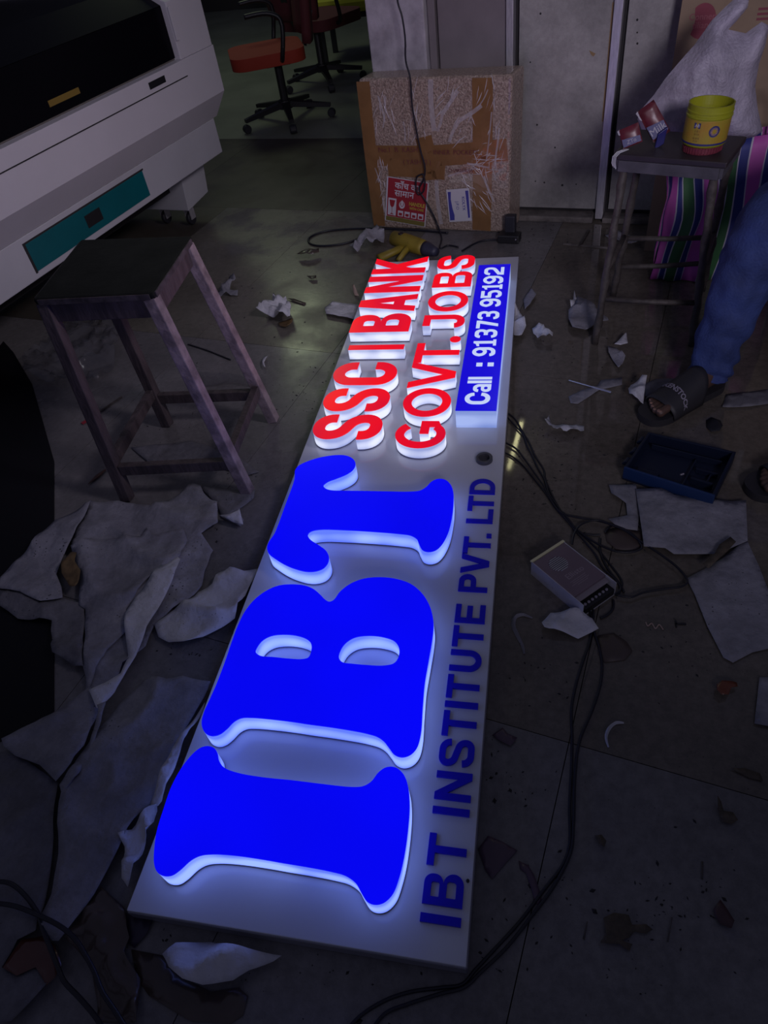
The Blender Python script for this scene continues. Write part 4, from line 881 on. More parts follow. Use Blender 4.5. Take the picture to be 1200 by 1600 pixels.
# adapter
ad = thing('power_adapter', 'black power adapter with an upright plug beside the wrapped carton', 'adapter', P(795, 382, 0))
c = P(796, 377, 0); t = MB(); t.box(c + Vector((0, 0, .018)), (.095, .055, .036), ax=EX, ay=EY); part('body', t, M_black, ad, bevel=.005)
t = MB(); t.box(c + EX * -.002 + EY * .028 + Vector((0, 0, .062)), (.045, .035, .085), ax=EX, ay=EY); part('plug', t, mat('plug_black', (.02, .02, .03), .5), ad, bevel=.005)
t = MB(); t.lathe(c + EX * .035 - EY * .029 + Vector((0, 0, .022)), [(0, 0), (.003, 0), (.003, .002), (0, .0025)], 10, axis=-EY); part('indicator', t, M_pale, ad)

# yellow hot air gun
M_yel = mat('gun_yellow', (.30, .22, .025), .5, var=.3, scale=20)
gun = thing('heat_gun', 'yellow heat gun with dark blue nozzle lying past the top of the sign', 'tool', P(650, 392, 0))
G0, G1, G2 = P(616, 372, .042), P(664, 388, .040), P(700, 403, .036); G2 = G2 + Vector((-.01, .015, 0))
d = (G1 - G0).normalized()
t = MB(); t.tube([G0 - d * .012, G0, G0.lerp(G1, .4), G0.lerp(G1, .9), G1], [.018, .032, .036, .034, .030], 20); body = part('body', t, M_yel, gun, smooth=True)
t = MB(); t.tube([G1, G1 + d * .02, G1 + d * .055, G1 + d * .07], [.031, .030, .021, .018], 20); part('nozzle', t, mat('gun_navy', (.03, .03, .055), .5), gun, smooth=True)
hA, hB = G0.lerp(G1, .45) + Vector((0, 0, -.012)), P(592, 404, .020)
t = MB(); t.tube([hA, hA.lerp(hB, .5), hB], [.022, .019, .022], 14, flat=.8); part('handle', t, M_yel, gun, smooth=True)
t = MB(); tA, tB = G0.lerp(G1, .55), P(622, 407, .018); t.tube([tA, tA.lerp(tB, .6), tB], [.016, .012, .010], 12); part('trigger_guard', t, M_yel, gun, smooth=True)
t = MB(); t.lathe(G0.lerp(G1, .25) + Vector((0, -.004, .0325)), [(0, .003), (.012, .003), (.013, .0)], 16); part('switch', t, M_black, gun)

# ------------------------------------------------------------------ power supply
psu = thing('power_supply', 'flat metal power supply box with round vent slots and screw terminals', 'power supply', (.11, 1.10, 0))
q0, q1, q2 = Vector((.012, 1.134, 0)), Vector((.131, 1.009, 0)), Vector((.216, 1.078, 0))
U = (q1 - q0).normalized(); V = Vector((-U.y, U.x, 0)); Ls = (q1 - q0).length; Ws = .106; hs = .046
fr = lambda x, y, z: q0 + U * x + V * y + Vector((0, 0, z))
M_psu = mat('psu_mauve', (.20, .15, .19), .42, metal=.3, var=.15, scale=8); M_psm = mat('psu_metal', (.52, .52, .58), .4, metal=.3, var=.2, scale=20)
def fbox(mb, x0, x1, y0_, y1_, z0, z1): return mb.hexa([fr(x0, y0_, z0), fr(x1, y0_, z0), fr(x1, y1_, z0), fr(x0, y1_, z0)], [fr(x0, y0_, z1), fr(x1, y0_, z1), fr(x1, y1_, z1), fr(x0, y1_, z1)])
t = MB(); fbox(t, .004, Ls - .032, .0022, Ws - .002, .002, hs - .001); part('cover', t, M_psu, psu, bevel=.001)
t = MB(); fbox(t, 0, Ls, 0, .0018, 0, hs); part('side_plate', t, M_psm, psu); t = MB(); fbox(t, 0, Ls, Ws - .0018, Ws, 0, hs); part('side_plate', t, M_psm, psu)
t = MB(); fbox(t, 0, Ls, .0018, Ws - .0018, 0, .0018); part('base_plate', t, M_psm, psu)
t = MB(); fbox(t, -.004, .003, 0, Ws + .002, hs - .0035, hs + .0005); part('lip_reflection', t, mat('reflection_yellow', (.75, .72, .45), .3, metal=.4), psu, label='metal lip along the far short edge with a painted yellow reflection')  # metal lip; the tube light's reflection is put into its yellow colour
t = MB(); fbox(t, Ls - .030, Ls - .001, .010, Ws - .002, .002, .022); tbk = part('terminal_block', t, M_black, psu, bevel=.001)
t = MB()
for k in range(7):
    t.lathe(fr(Ls - .012, .020 + k * .0115, .022), [(.0035, 0), (.0035, .0025), (.001, .003), (0, .003)], 10)
part('screw', t, M_pale, tbk, kind=None)
t = MB(); fbox(t, Ls - .036, Ls - .018, .004, Ws - .004, hs - .010, hs - .008); part('clear_cover', t, mat('clear_cover', (.25, .22, .25), .25), psu)
for k in range(9):
    y_ = -.020 + k * .005; hw = math.sqrt(max(0, .0225 ** 2 - y_ * y_)); t = MB(); cx_, cy_ = .044, .045
    # slots run across the short side
    fbox(t, cx_ + y_ - .0011, cx_ + y_ + .0011, cy_ - hw, cy_ + hw, hs - .0012, hs - .0006); part('vent_slot', t, M_gap, psu)
    t = MB(); fbox(t, cx_ + y_ + .0012, cx_ + y_ + .0030, cy_ - hw, cy_ + hw, hs - .0012, hs + .0008); part('vent_rib', t, M_psm, psu)
TT = lambda x, y, z: fr(.090 - y, .055 + x, hs - .0007 + z)
M_prt = mat('psu_print', (.30, .25, .29), .6)
tm = text_mesh('Ellisto', .022, TT, 0, bold=.0); part('lettering', tm, M_prt, psu)
t = MB()
for k, (w_, yy) in enumerate(((.030, -.016), (.026, -.021), (.034, -.026), (.020, -.031))): t.prism([(-w_, yy), (w_ * .6, yy), (w_ * .6, yy + .0012), (-w_, yy + .0012)], [], TT, .0, .0001, cap0=False, sides=False)
part('printed_lines', t, M_prt, psu)
for x_, z_ in ((.05, .016), (.075, .018)):
    t = MB(); t.lathe(fr(x_, 0, z_), [(.002, 0), (.0016, .001), (0, .0012)], 8, axis=-V); part('rivet', t, M_pale, psu)

# ------------------------------------------------------------------ tool case
M_case = mat('case_navy', (.004, .009, .030), .5); M_case2 = mat('case_blue', (.008, .028, .10), .45)
cA, cB, cC, cD = Vector((.251, 1.491, 0)), Vector((.466, 1.385, 0)), Vector((.548, 1.567, 0)), Vector((.330, 1.650, 0))
tcs = thing('tool_case', 'empty dark blue plastic tool case half lying open near the sandal', 'case', (cA + cC) / 2)
def cl(u, v, z): p = cA.lerp(cB, u); q = cD.lerp(cC, u); return p.lerp(q, v) + Vector((0, 0, z))
def cbox(mb, u0, u1, v0, v1, z0, z1): return mb.hexa([cl(u0, v0, z0), cl(u1, v0, z0), cl(u1, v1, z0), cl(u0, v1, z0)], [cl(u0, v0, z1), cl(u1, v0, z1), cl(u1, v1, z1), cl(u0, v1, z1)])
t = MB(); cbox(t, .0, 1, .0, 1, 0, .008); part('base', t, M_case, tcs, bevel=.003)
t = MB(); cbox(t, 0, 1, 0, .035, .006, .046); w_ = part('wall', t, M_case2, tcs, bevel=.003, label='brighter blue side wall')
for a in ((0, 1, .965, 1, .006, .042), (.0, .035, .035, .965, .006, .044), (.965, 1, .035, .965, .006, .044)):
    t = MB(); cbox(t, *a); part('wall', t, M_case, tcs, bevel=.002)
for a in ((.10, .9, .82, .84, .008, .026), (.62, .64, .1, .8, .008, .018), (.68, .92, .30, .34, .008, .028), (.68, .92, .55, .58, .008, .024), (.10, .35, .12, .30, .008, .016), (.84, .86, .34, .55, .008, .020)):
    t = MB(); cbox(t, *a); part('divider', t, M_case, tcs, bevel=.0015)
for v in (.22, .50, .80):
    t = MB(); t.tube([cl(-.02, v - .06, .034), cl(-.02, v + .06, .034)], .0075, 10); t.tube([cl(-.045, v - .05, .030), cl(-.045, v + .05, .030)], .005, 8); part('hinge', t, M_case, tcs)
t = MB(); t.tube([cl(.55, .42, .0095), cl(.58, .46, .0095)], .0025, 8); t.build('screw', M_pale, label='tiny bright screw lying inside the open blue tool case', cat='screw', loc=cl(.55, .42, .008))

# screwdriver rod on the floor
t = MB(); a_, b_ = P(889, 594, .004), P(955, 613, .004); t.tube([a_, a_.lerp(b_, .55), a_.lerp(b_, .56), b_], [.0025, .0025, .004, .004], 8)
t.build('metal_rod', mat('steel', (.7, .7, .75), .22, metal=.8), label='thin bright steel rod lying left of the sandal', cat='rod', loc=(a_.x, a_.y, 0))

# ------------------------------------------------------------------ person: one leg reaches into the frame
M_skin = mat('skin_brown', (.10, .056, .042), .5, var=.15, scale=25)
M_jean = mat('denim', (.040, .070, .24), .8, var=.45, scale=9, bump=.35, bscale=150, sheen=.0)
M_slide = mat('slide_rubber', (.026, .025, .030), .55, bump=.05, bscale=120)
heel = Vector((.566, 1.938, 0)); toe = Vector((.336, 1.752, 0)); fd = (toe - heel).normalized(); fl = Vector((-fd.y, fd.x, 0))   # fl: towards the camera side
L_ = (toe - heel).length
per = thing('person', 'person in blue jeans and dark slide sandals standing at the edge, one leg in view', 'person', heel)
FT = lambda a, b, z: heel + fd * a * L_ + fl * b + Vector((0, 0, z))
def loft(mb, secs, n=20):
    vs = []; fs = []
    for c, x, y, rx, ry in secs:
        for k in range(n): a = 2 * math.pi * k / n; vs.append(Vector(c) + Vector(x) * math.cos(a) * rx + Vector(y) * math.sin(a) * ry)
    for i in range(len(secs) - 1):
        for k in range(n): fs.append((i * n + k, i * n + (k + 1) % n, (i + 1) * n + (k + 1) % n, (i + 1) * n + k))
    fs.append(tuple(range(n))[::-1]); fs.append(tuple(range((len(secs) - 1) * n, len(secs) * n))); return mb.add(vs, fs)
Z = Vector((0, 0, 1)); sh = .026
def foot_mesh(FT, fd, fl, mb, ank):
    loft(mb, [(FT(.06, 0, sh + .022), fl, Z, .018, .018), (FT(.10, 0, sh + .028), fl, Z, .029, .028), (FT(.22, 0, sh + .038), fl, Z, .034, .038), (FT(.38, .002, sh + .034), fl, Z, .036, .034), (FT(.52, .004, sh + .025), fl, Z, .040, .025), (FT(.66, .004, sh + .019), fl, Z, .044, .019), (FT(.78, .003, sh + .016), fl, Z, .043, .016), (FT(.80, .003, sh + .014), fl, Z, .036, .012)])
    for b, ln, r in ((.030, .965, .0125), (.010, .955, .0090), (-.006, .93, .0085), (-.020, .90, .0080), (-.033, .865, .0078)):
        ps = [FT(.74, b * .95, sh + .014), FT(.84, b, sh + r + .006), FT(ln - .05, b * 1.02, sh + r + .003), FT(ln, b * 1.02, sh + r - .001)]
        mb.tube(catmull(ps, 4, False), [r * .9] * 4 + [r * 1.0] * 4 + [r * 1.08, r * 1.05, r * .95, r * .8] + [r * .45], 12)
    kn = ank
    loft(mb, [(FT(.17, 0, sh + .03), fd, fl, .036, .030)] + [(c, fd, fl, rx, ry) for c, rx, ry in kn])
mb = MB(); hip_path = [(FT(.16, 0, .09), .030, .028), (FT(.15, .0, .14), .034, .032), (Vector((.555, 1.955, .26)), .048, .046), (Vector((.585, 1.97, .38)), .055, .052), (Vector((.62, 1.975, .50)), .052, .052)]
foot_mesh(FT, fd, fl, mb, hip_path)
mb.tube([Vector((.60, 1.975, .50)), Vector((.70, 1.98, .53)), Vector((.95, 2.0, .60)), Vector((1.15, 2.02, .66))], [.055, .062, .078, .085], 18)
# rest of the body, seated low beyond the frame
bd = part('body', mb, M_skin, per)
rm = bd.modifiers.new('r', 'REMESH'); rm.mode = 'VOXEL'; rm.voxel_size = .0042; rm.use_smooth_shade = True
t = MB()
for b, ln, r in ((.030, .965, .0125), (.010, .955, .0090), (-.006, .93, .0085), (-.020, .90, .0080), (-.033, .865, .0078)):
    t.lathe(FT(ln - .018, b * 1.02, sh + 2 * r - .0002), [(r * .62, -.0006), (r * .55, .0010), (0, .0014)], 10)
part('toenail', t, mat('nail', (.32, .19, .15), .35), bd, kind='stuff')
# jeans: tube with folds
path = [Vector(p) for p in ((.523, 1.915, .052), (.528, 1.92, .075), (.535, 1.93, .12), (.548, 1.945, .20), (.560, 1.955, .28), (.575, 1.965, .36), (.592, 1.97, .43), (.618, 1.972, .50), (.66, 1.974, .545), (.76, 1.98, .58), (.95, 2.0, .62), (1.17, 2.02, .68))]
rad = [.054, .056, .062, .070, .074, .078, .083, .088, .090, .095, .105, .115]
q = catmull(path, 8, False); rq = []
for i in range(len(q)): s_ = i / 8.0; k = min(len(rad) - 2, int(s_)); rq.append(rad[k] + (rad[k + 1] - rad[k]) * (s_ - k))
vs = []; fs = []; n = 48; prev = None
for i, p in enumerate(q):
    d = (q[min(i + 1, len(q) - 1)] - q[max(i - 1, 0)]).normalized(); x = d.cross(Vector((0, 1, 0))).normalized() if prev is None else (prev - d * prev.dot(d)).normalized(); prev = x; y = d.cross(x)
    for k in range(n):
        a = 2 * math.pi * k / n; s_ = i / 8.0
        f = math.sin(s_ * 5.5 + math.sin(a * 2 + s_) * 1.6 + a * .8) * (.0040 if s_ < 3 else .002) + noise.noise(Vector((math.cos(a) * 2, math.sin(a) * 2, s_ * 1.4))) * .010
        vs.append(p + (x * math.cos(a) + y * math.sin(a)) * (rq[i] + f))
for i in range(len(q) - 1):
    for k in range(n): fs.append((i * n + k, i * n + (k + 1) % n, (i + 1) * n + (k + 1) % n, (i + 1) * n + k))
t = MB(); t.add(vs, fs); jn = part('jeans', t, M_jean, per, smooth=True, solid=.002)
t = MB(); hem = [vs[3 * n + k] + (vs[3 * n + k] - q[3]).normalized() * .002 for k in range(n)] ; t.tube(hem + [hem[0]], .0016, 6); part('hem_seam', t, mat('seam', (.05, .07, .26), .8), jn)
def slide(FT, parent, M=M_slide):
    hw = [(0.0, .018), (.03, .030), (.10, .038), (.30, .039), (.50, .043), (.68, .051), (.82, .052), (.92, .044), (.98, .028), (1.0, .012)]
    o = [(a * 1.05 - .01, w) for a, w in hw] + [(a * 1.05 - .01, -w) for a, w in reversed(hw)]
    o = [tuple(v) for v in catmull([Vector(p) for p in [(a * .3, b) for a, b in o]], 3)]
    T_ = lambda x, y, z: FT(x / .3, y, z)
    t = MB(); t.prism(o, [], T_, 0, .024); so = part('sole', t, M, parent, bevel=.004)
    vs = []; fs = []; nu, nv = 20, 10
    for j in range(nv + 1):
        a = .42 + .40 * j / nv
        for i in range(nu + 1):
            th_ = math.pi * i / nu; hh = .104 - .050 * j / nv; w = .049 + .006 * j / nv
            aa = a + (-.10 * math.sin(th_) * (1 - j / nv)) + .03 * math.sin(th_) * j / nv
            vs.append(FT(aa, w * math.cos(th_) * (1 if abs(math.cos(th_)) < .98 else 1.0), .012 + (hh - .012) * math.sin(th_) ** .75))
    for j in range(nv):
        for i in range(nu): b_ = j * (nu + 1) + i; fs.append((b_, b_ + 1, b_ + nu + 2, b_ + nu + 1))
    t = MB(); t.add(vs, fs); return part('strap', t, M, parent, smooth=True, solid=.005)
sl = thing('x', '', '', (0, 0, 0)); bpy.data.objects.remove(sl)
spv = slide(FT, per)
# word along the front edge of the strap
def strap_pt(x, y, z):
    # x runs across the foot from far side to camera side, y towards the ankle
    th_ = math.pi * (.5 - x / .125); j = 6.6 - y / .0125; v = max(0, min(1, j / 10)); a = .42 + .40 * v; hh = .104 - .050 * v; w = .049 + .006 * v
    aa = a + (-.10 * math.sin(th_) * (1 - v)) + .03 * math.sin(th_) * v
    return FT(aa, w * math.cos(th_) * 1.07, .0175 + (hh - .012) * abs(math.sin(th_)) ** .75 + z)
tm = text_mesh('BIRKENSTOCK', .0185, lambda x, y, z: strap_pt(x + .004, y, .0035), 0, bold=.0006, sx=.88); part('lettering', tm, mat('grey_print', (.26, .24, .30), .6), per)
# the other sandal, only its toe shows at the right edge
h2 = Vector((.86, 1.56, 0)); f2 = Vector((-.93, -.36, 0)).normalized(); l2 = Vector((-f2.y, f2.x, 0)); FT2 = lambda a, b, z: h2 + f2 * a * .31 + l2 * b + Vector((0, 0, z))
slide(FT2, per)
m2 = MB(); foot_mesh(FT2, f2, l2, m2, [(FT2(.16, 0, .09), .030, .028), (FT2(.14, 0, .16), .036, .034), (FT2(.10, 0, .30), .05, .05)]); b2 = part('other_foot', m2, M_skin, per)
rm = b2.modifiers.new('r', 'REMESH'); rm.mode = 'VOXEL'; rm.voxel_size = .0048; rm.use_smooth_shade = True
t = MB(); t.tube([FT2(.15, 0, .10), FT2(.10, 0, .25), FT2(.0, 0, .45), FT2(-.1, .03, .62)], [.066, .08, .088, .09], 28); part('trouser_leg', t, M_jean, per, smooth=True)

# ------------------------------------------------------------------ black mat at the left
t = MB(); bp = [(-.86 - .0, .0)]
mp = [P(x, y, 0) for x, y in ((85, 1118), (85, 870), (85, 722), (66, 655), (50, 600), (22, 552), (6, 534))]
poly = [(p.x, p.y) for p in mp] + [(-2.12, 1.55), (-2.9, 1.2), (-2.9, .2), (P(0, 1160).x, P(0, 1160).y)]
t.prism(poly, [], world_T, 0.0004, .003); t.build('black_mat', mat('mat_black', (.006, .006, .009), .55, spec=.2), label='black mat lying under the papers at the left edge', cat='mat', loc=(-1.6, .9, 0))

# ------------------------------------------------------------------ papers, left side
c1 = (0, 760); c2_ = (0, 1100)
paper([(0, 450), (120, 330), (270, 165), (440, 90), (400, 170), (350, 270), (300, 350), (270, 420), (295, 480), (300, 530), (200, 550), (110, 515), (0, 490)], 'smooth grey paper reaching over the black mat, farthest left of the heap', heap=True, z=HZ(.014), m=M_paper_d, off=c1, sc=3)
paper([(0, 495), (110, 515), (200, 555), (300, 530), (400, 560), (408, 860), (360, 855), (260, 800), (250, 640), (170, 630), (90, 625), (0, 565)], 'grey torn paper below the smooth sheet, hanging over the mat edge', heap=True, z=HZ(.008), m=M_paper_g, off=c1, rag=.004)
paper([(440, 95), (560, 75), (720, 110), (850, 50), (890, 12), (945, 10), (960, 40), (1025, 90), (1030, 185), (950, 230), (1000, 300), (960, 400), (950, 470), (900, 540), (735, 650), (690, 760), (590, 850), (470, 1050), (405, 960), (408, 580), (375, 560), (385, 450), (360, 370), (345, 285), (400, 170)], 'largest crumpled white sheet at the middle of the left heap', heap=True, z=HZ(.003), m=M_paper_d, off=c1, sc=5, step=.014, rag=.003)
paper([(345, 300), (430, 268), (560, 262), (665, 250), (690, 205), (720, 240), (860, 200), (880, 260), (850, 340), (690, 460), (600, 590), (595, 690), (510, 780), (415, 960), (405, 585), (375, 565), (385, 450), (365, 370)], 'speckled white sheet with ragged upper edge on top of the large one', heap=True, z=HZ(.010), m=M_paper_d, off=c1, rag=.003, sc=6)
paper([(835, 335), (850, 350), (820, 430), (770, 540), (720, 640), (640, 800), (590, 880), (540, 970), (465, 1055), (425, 965), (500, 930), (570, 880), (605, 800), (595, 690), (595, 600), (640, 530), (700, 450), (760, 380)], 'bright curled paper strip twisting down the left heap', .018, .016, M_paper, off=c1, curl=.03, sc=5, step=.012)
paper([(1225, 400), (1185, 480), (1110, 640), (1050, 680), (960, 725), (880, 758), (800, 745), (750, 715), (730, 660), (800, 610), (900, 545), (930, 500), (1000, 470), (1030, 420), (1085, 395), (1150, 410)], 'rounded crumpled white paper tucked against the left side of the sign', .004, .030, M_paper, off=c1, sc=7, step=.012, rag=.002)
paper([(935, 0), (960, 28), (1010, 80), (1040, 150), (1130, 190), (1145, 160), (1110, 120), (1190, 60), (1200, 20), (1100, 30), (1020, 10)], 'thin grey paper lying between the front stool leg and the sign', .002, .006, M_paper_g, off=c1, rag=.003)
paper([(1030, 145), (1085, 150), (1130, 120), (1145, 190), (1100, 180), (1060, 165)], 'small white scrap beside the thin grey paper', .012, .014, M_paper, off=c1, step=.01)
paper([(333, 1072), (287, 1058), (263, 1065), (230, 1062), (187, 1100), (163, 1133), (140, 1172), (133, 1186), (105, 1225), (100, 1260), (95, 1340), (85, 1400), (70, 1440), (90, 1475), (100, 1475), (150, 1400), (175, 1355), (197, 1315), (215, 1285), (240, 1260), (258, 1215), (290, 1150), (310, 1110)], 'long creased white sheet sloping down beside the blue letters', heap=True, z=HZ(.007), m=M_paper_d, sc=4, step=.014)
paper([(25, 180), (250, 60), (330, -10), (425, -80), (465, 40), (410, 210), (350, 300), (280, 380), (200, 300), (80, 250), (30, 210)], 'dusty white paper with straight top edge over the mat corner', heap=True, z=HZ(.016), m=M_paper_d, off=c2_, sc=5, rag=.002)
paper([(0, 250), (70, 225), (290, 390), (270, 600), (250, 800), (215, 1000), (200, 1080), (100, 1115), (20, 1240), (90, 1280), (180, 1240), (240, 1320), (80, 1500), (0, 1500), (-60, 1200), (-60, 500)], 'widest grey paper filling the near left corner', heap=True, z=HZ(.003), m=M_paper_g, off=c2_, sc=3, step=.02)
paper([(470, 50), (460, 10), (500, -10), (480, 90), (380, 330), (290, 420), (280, 380), (350, 300), (410, 210)], 'narrow bright paper fold between the two dusty sheets', .024, .016, M_paper_d, off=c2_, step=.01)
paper([(965, 0), (930, 60), (850, 200), (775, 330), (735, 420), (708, 482), (750, 488), (772, 470), (800, 400), (860, 260), (900, 150), (960, 40)], 'pale curled strip of paper along the left edge of the sign', .018, .020, M_paper, off=c2_, curl=.02, step=.009)
paper([(575, 625), (630, 600), (720, 500), (752, 490), (725, 590), (680, 720), (640, 800), (610, 870), (585, 830), (600, 760), (595, 680)], 'small torn white paper poking out beside the lowest blue letter', .006, .030, M_paper, off=c2_, step=.009, sc=16, rag=.003)
paper([(785, 1190), (850, 1140), (1000, 1130), (1150, 1160), (1330, 1190), (1290, 1215), (1180, 1260), (1110, 1310), (980, 1340), (900, 1320), (830, 1260)], 'bright crumpled white paper in front of the near end of the sign', .006, .045, M_paper, off=c2_, step=.012, sc=8)
M_bfilm = mat('brown_film', (.085, .062, .052), .32, var=.4, scale=7, bump=.5, bscale=12, coat=.25)
M_scrap = mat('brown_scrap', (.115, .045, .030), .4, var=.4, scale=20, bump=.2)
paper([(330, 1110), (400, 1000), (480, 860), (590, 960), (615, 1100), (590, 1160), (660, 1290), (655, 1500), (470, 1500), (430, 1230)], 'crinkled brown plastic film in the near left corner', .004, .022, M_bfilm, off=c2_, sc=15, name='plastic_film', cat='film', step=.009)
paper([(615, 1150), (770, 1180), (830, 1270), (990, 1350), (1120, 1330), (1165, 1370), (1140, 1460), (1080, 1500), (900, 1490), (830, 1450), (700, 1370), (640, 1280)], 'dark brown film spread under the bright crumpled paper', .001, .004, M_bfilm, off=c2_, sc=6, name='plastic_film', cat='film')
paper([(20, 1240), (110, 1110), (215, 1090), (270, 1140), (300, 1230), (270, 1290), (230, 1325), (180, 1240), (90, 1280)], 'red brown glossy scrap crossed by the near left cables', .010, .010, mat('maroon_scrap', (.10, .03, .02), .3, var=.3, coat=.3), off=c2_, name='plastic_scrap', cat='scrap', step=.014)
paper([(590, 985), (725, 1010), (690, 1080), (630, 1145), (560, 1090)], 'dark violet offcut half under the near left corner of the sign', .002, .004, mat('violet_dark', (.03, .022, .05), .4), off=c2_, name='offcut', cat='scrap')
paper([(310, 390), (345, 328), (375, 335), (370, 380), (395, 420), (370, 492), (335, 480), (305, 430)], 'ochre brown scrap caught between the left papers', .018, .024, mat('ochre_scrap', (.19, .12, .05), .5, var=.5, scale=30), off=c1, name='scrap', cat='scrap', step=.01)

# papers further back on the left
c6 = (300, 380)
def pq(l, lab, **k): return paper([(300 + x / 4, 380 + y / 4) for x, y in l], lab, **k)
pq([(830, 410), (880, 375), (1020, 385), (1075, 400), (1040, 500), (1000, 485), (920, 470), (840, 455)], 'flat white paper slipping under the sign beside the red letters', z=.003, amp=.010, m=M_paper)
pq([(415, 465), (450, 435), (520, 357), (560, 375), (600, 390), (635, 460), (625, 500), (545, 505), (480, 465)], 'crinkled whitish paper right of the wooden stool', z=.005, amp=.055, m=M_paper, sc=14, step=.012)
pq([(540, 500), (575, 487), (635, 488), (632, 515), (590, 530), (550, 522)], 'ochre brown chip touching the crinkled paper', z=.004, amp=.02, m=MATS['ochre_scrap'], name='scrap', cat='scrap', step=.012)
pq([(140, 330), (200, 300), (240, 240), (275, 237), (285, 260), (240, 300), (290, 300), (285, 328), (200, 330), (160, 347)], 'torn white paper behind the stool on the greenish floor', z=.003, amp=.04, m=M_paper_d, sc=14, step=.014)
pq([(600, 350), (640, 352), (715, 375), (700, 388), (640, 370)], 'dark flat splinter lying right of the crinkled paper', z=.002, amp=.004, m=M_bfilm, name='splinter', cat='scrap')
pq([(660, 90), (700, 78), (800, 65), (800, 85), (760, 105), (680, 108)], 'dark brown crumple on the floor left of the cable loop', z=.003, amp=.03, m=M_bfilm, name='scrap', cat='scrap', step=.014)
pq([(720, 218), (780, 215), (780, 235), (750, 240)], 'dark crumb shaped scrap between the splinter and the brown crumple', z=.002, amp=.02, m=M_bfilm, name='scrap', cat='scrap', step=.012)
pq([(440, 750), (450, 720), (475, 712), (465, 735), (455, 760), (462, 788), (448, 780)], 'little white curl of paper right of the rear stool leg', z=.003, amp=.012, m=M_paper, step=.008)
pq([(1005, 285), (1015, 278), (1035, 320), (1045, 338), (1020, 338), (1010, 320)], 'small tan flake left of the red letters', z=.003, amp=.012, m=mat('tan_flake', (.36, .26, .22), .6), name='flake', cat='scrap', step=.01)
paper([(540 + x / 4, 90 + y / 4) for x, y in ((20, 1187), (120, 1160), (140, 1125), (200, 1090), (240, 1110), (250, 1140), (240, 1175), (190, 1195), (110, 1215), (80, 1250), (55, 1245), (75, 1210))], 'curled white paper lying left of the heat gun', .006, .055, M_paper_d, sc=10, step=.012)
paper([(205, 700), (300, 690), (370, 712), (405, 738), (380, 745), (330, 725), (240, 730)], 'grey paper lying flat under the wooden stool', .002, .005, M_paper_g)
M_clear = mat('clear_wrap', (.12, .12, .14), .08, alpha=.20, bump=1.0, bscale=22, coat=1.0, spec=1.0)
paper([(42, 590), (48, 568), (75, 545), (95, 520), (125, 492), (165, 488), (200, 500), (190, 545), (178, 575), (150, 600), (115, 600), (85, 606), (60, 607)], 'crumpled clear plastic wrap under the far side of the wooden stool', .006, .05, M_clear, sc=11, step=.012, name='plastic_wrap', cat='wrap')
paper([(310, 583), (360, 586), (400, 592), (398, 606), (360, 600), (318, 606)], 'flattened clear film right of the wooden stool legs', .003, .01, M_clear, name='plastic_wrap', cat='wrap')
t = MB(); a_, b_ = P(128, 662, .004), P(190, 620, .004); t.bar(a_, a_.lerp(b_, .25), .012, .004, mi=1); t.bar(a_.lerp(b_, .25), b_, .007, .004, mi=0)
t.build('red_tipped_stick', [M_bam, M_sr], label='thin dark stick with a red tip lying under the wooden stool', cat='stick', loc=(a_.x, a_.y, 0))
t = MB(); a_, b_ = P(138, 756, .004), P(165, 733, .004); t.tube([a_, a_.lerp(b_, .5), b_], [.002, .009, .003], 8, flat=.35)
t.build('wood_chip', M_scrap, label='reddish wood chip left of the near stool leg', cat='chip', loc=(a_.x, a_.y, 0))

# ------------------------------------------------------------------ papers, right side
paper([(993, 766), (1033, 765), (1053, 775), (1118, 783), (1144, 785), (1165, 783), (1168, 846), (1130, 862), (1115, 866), (1053, 866), (1039, 857), (1006, 855)], 'flat white sheet in front of the blue tool case', .010, .006, M_paper_d, sc=4)
paper([(951, 760), (993, 760), (1000, 790), (996, 830), (968, 826), (950, 812), (980, 806), (978, 788), (955, 772)], 'notched white paper tucked under the left of the flat sheet', .004, .006, M_paper_d)
paper([(1072, 905), (1100, 890), (1130, 872), (1165, 845), (1185, 885), (1202, 930), (1210, 1012), (1175, 1020), (1145, 1036), (1130, 1028), (1105, 980), (1085, 930)], 'worn grey white sheet at the right edge, nearer than the flat one', .003, .009, M_paper_d, sc=4)
paper([(1186, 1060), (1220, 1058), (1220, 1140), (1178, 1132)], 'corner of a grey sheet cut off by the right edge', .002, .004, M_paper_d)
paper([(846, 978), (860, 961), (905, 959), (925, 970), (935, 985), (903, 1000), (880, 993), (850, 988)], 'folded white paper against the near corner of the power supply', .003, .022, M_paper, sc=10, step=.010)
def pr5(l, lab, **k): return paper([(840 + x * .3, 380 + y * .3) for x, y in l], lab, **k)
pr5([(160, 370), (180, 350), (205, 300), (290, 350), (360, 420), (365, 440), (300, 440), (250, 470), (180, 455), (160, 420)], 'grey paper square with a curled bright edge left of the bamboo leg', z=.004, amp=.02, m=M_paper_d, curl=.04, sc=8)
pr5([(190, 258), (202, 300), (190, 340), (172, 352), (165, 335), (185, 310)], 'bright sliver of paper standing above the grey square', z=.010, amp=.03, m=M_paper, step=.01)
pr5([(-28, 458), (20, 455), (40, 485), (80, 490), (75, 515), (0, 518), (-20, 490)], 'small crumpled white paper between the sign and the bamboo leg', z=.004, amp=.03, m=M_paper, sc=18, step=.009)
pr5([(398, 537), (430, 515), (458, 488), (468, 535), (430, 542)], 'small white paper corner right of the bamboo leg foot', z=.004, amp=.02, m=M_paper, step=.009)
pr5([(362, 560), (400, 555), (455, 605), (440, 640), (420, 660), (400, 630), (368, 585)], 'pale torn paper below the small white corner', z=.004, amp=.016, m=M_paper_d, sc=14, step=.010)
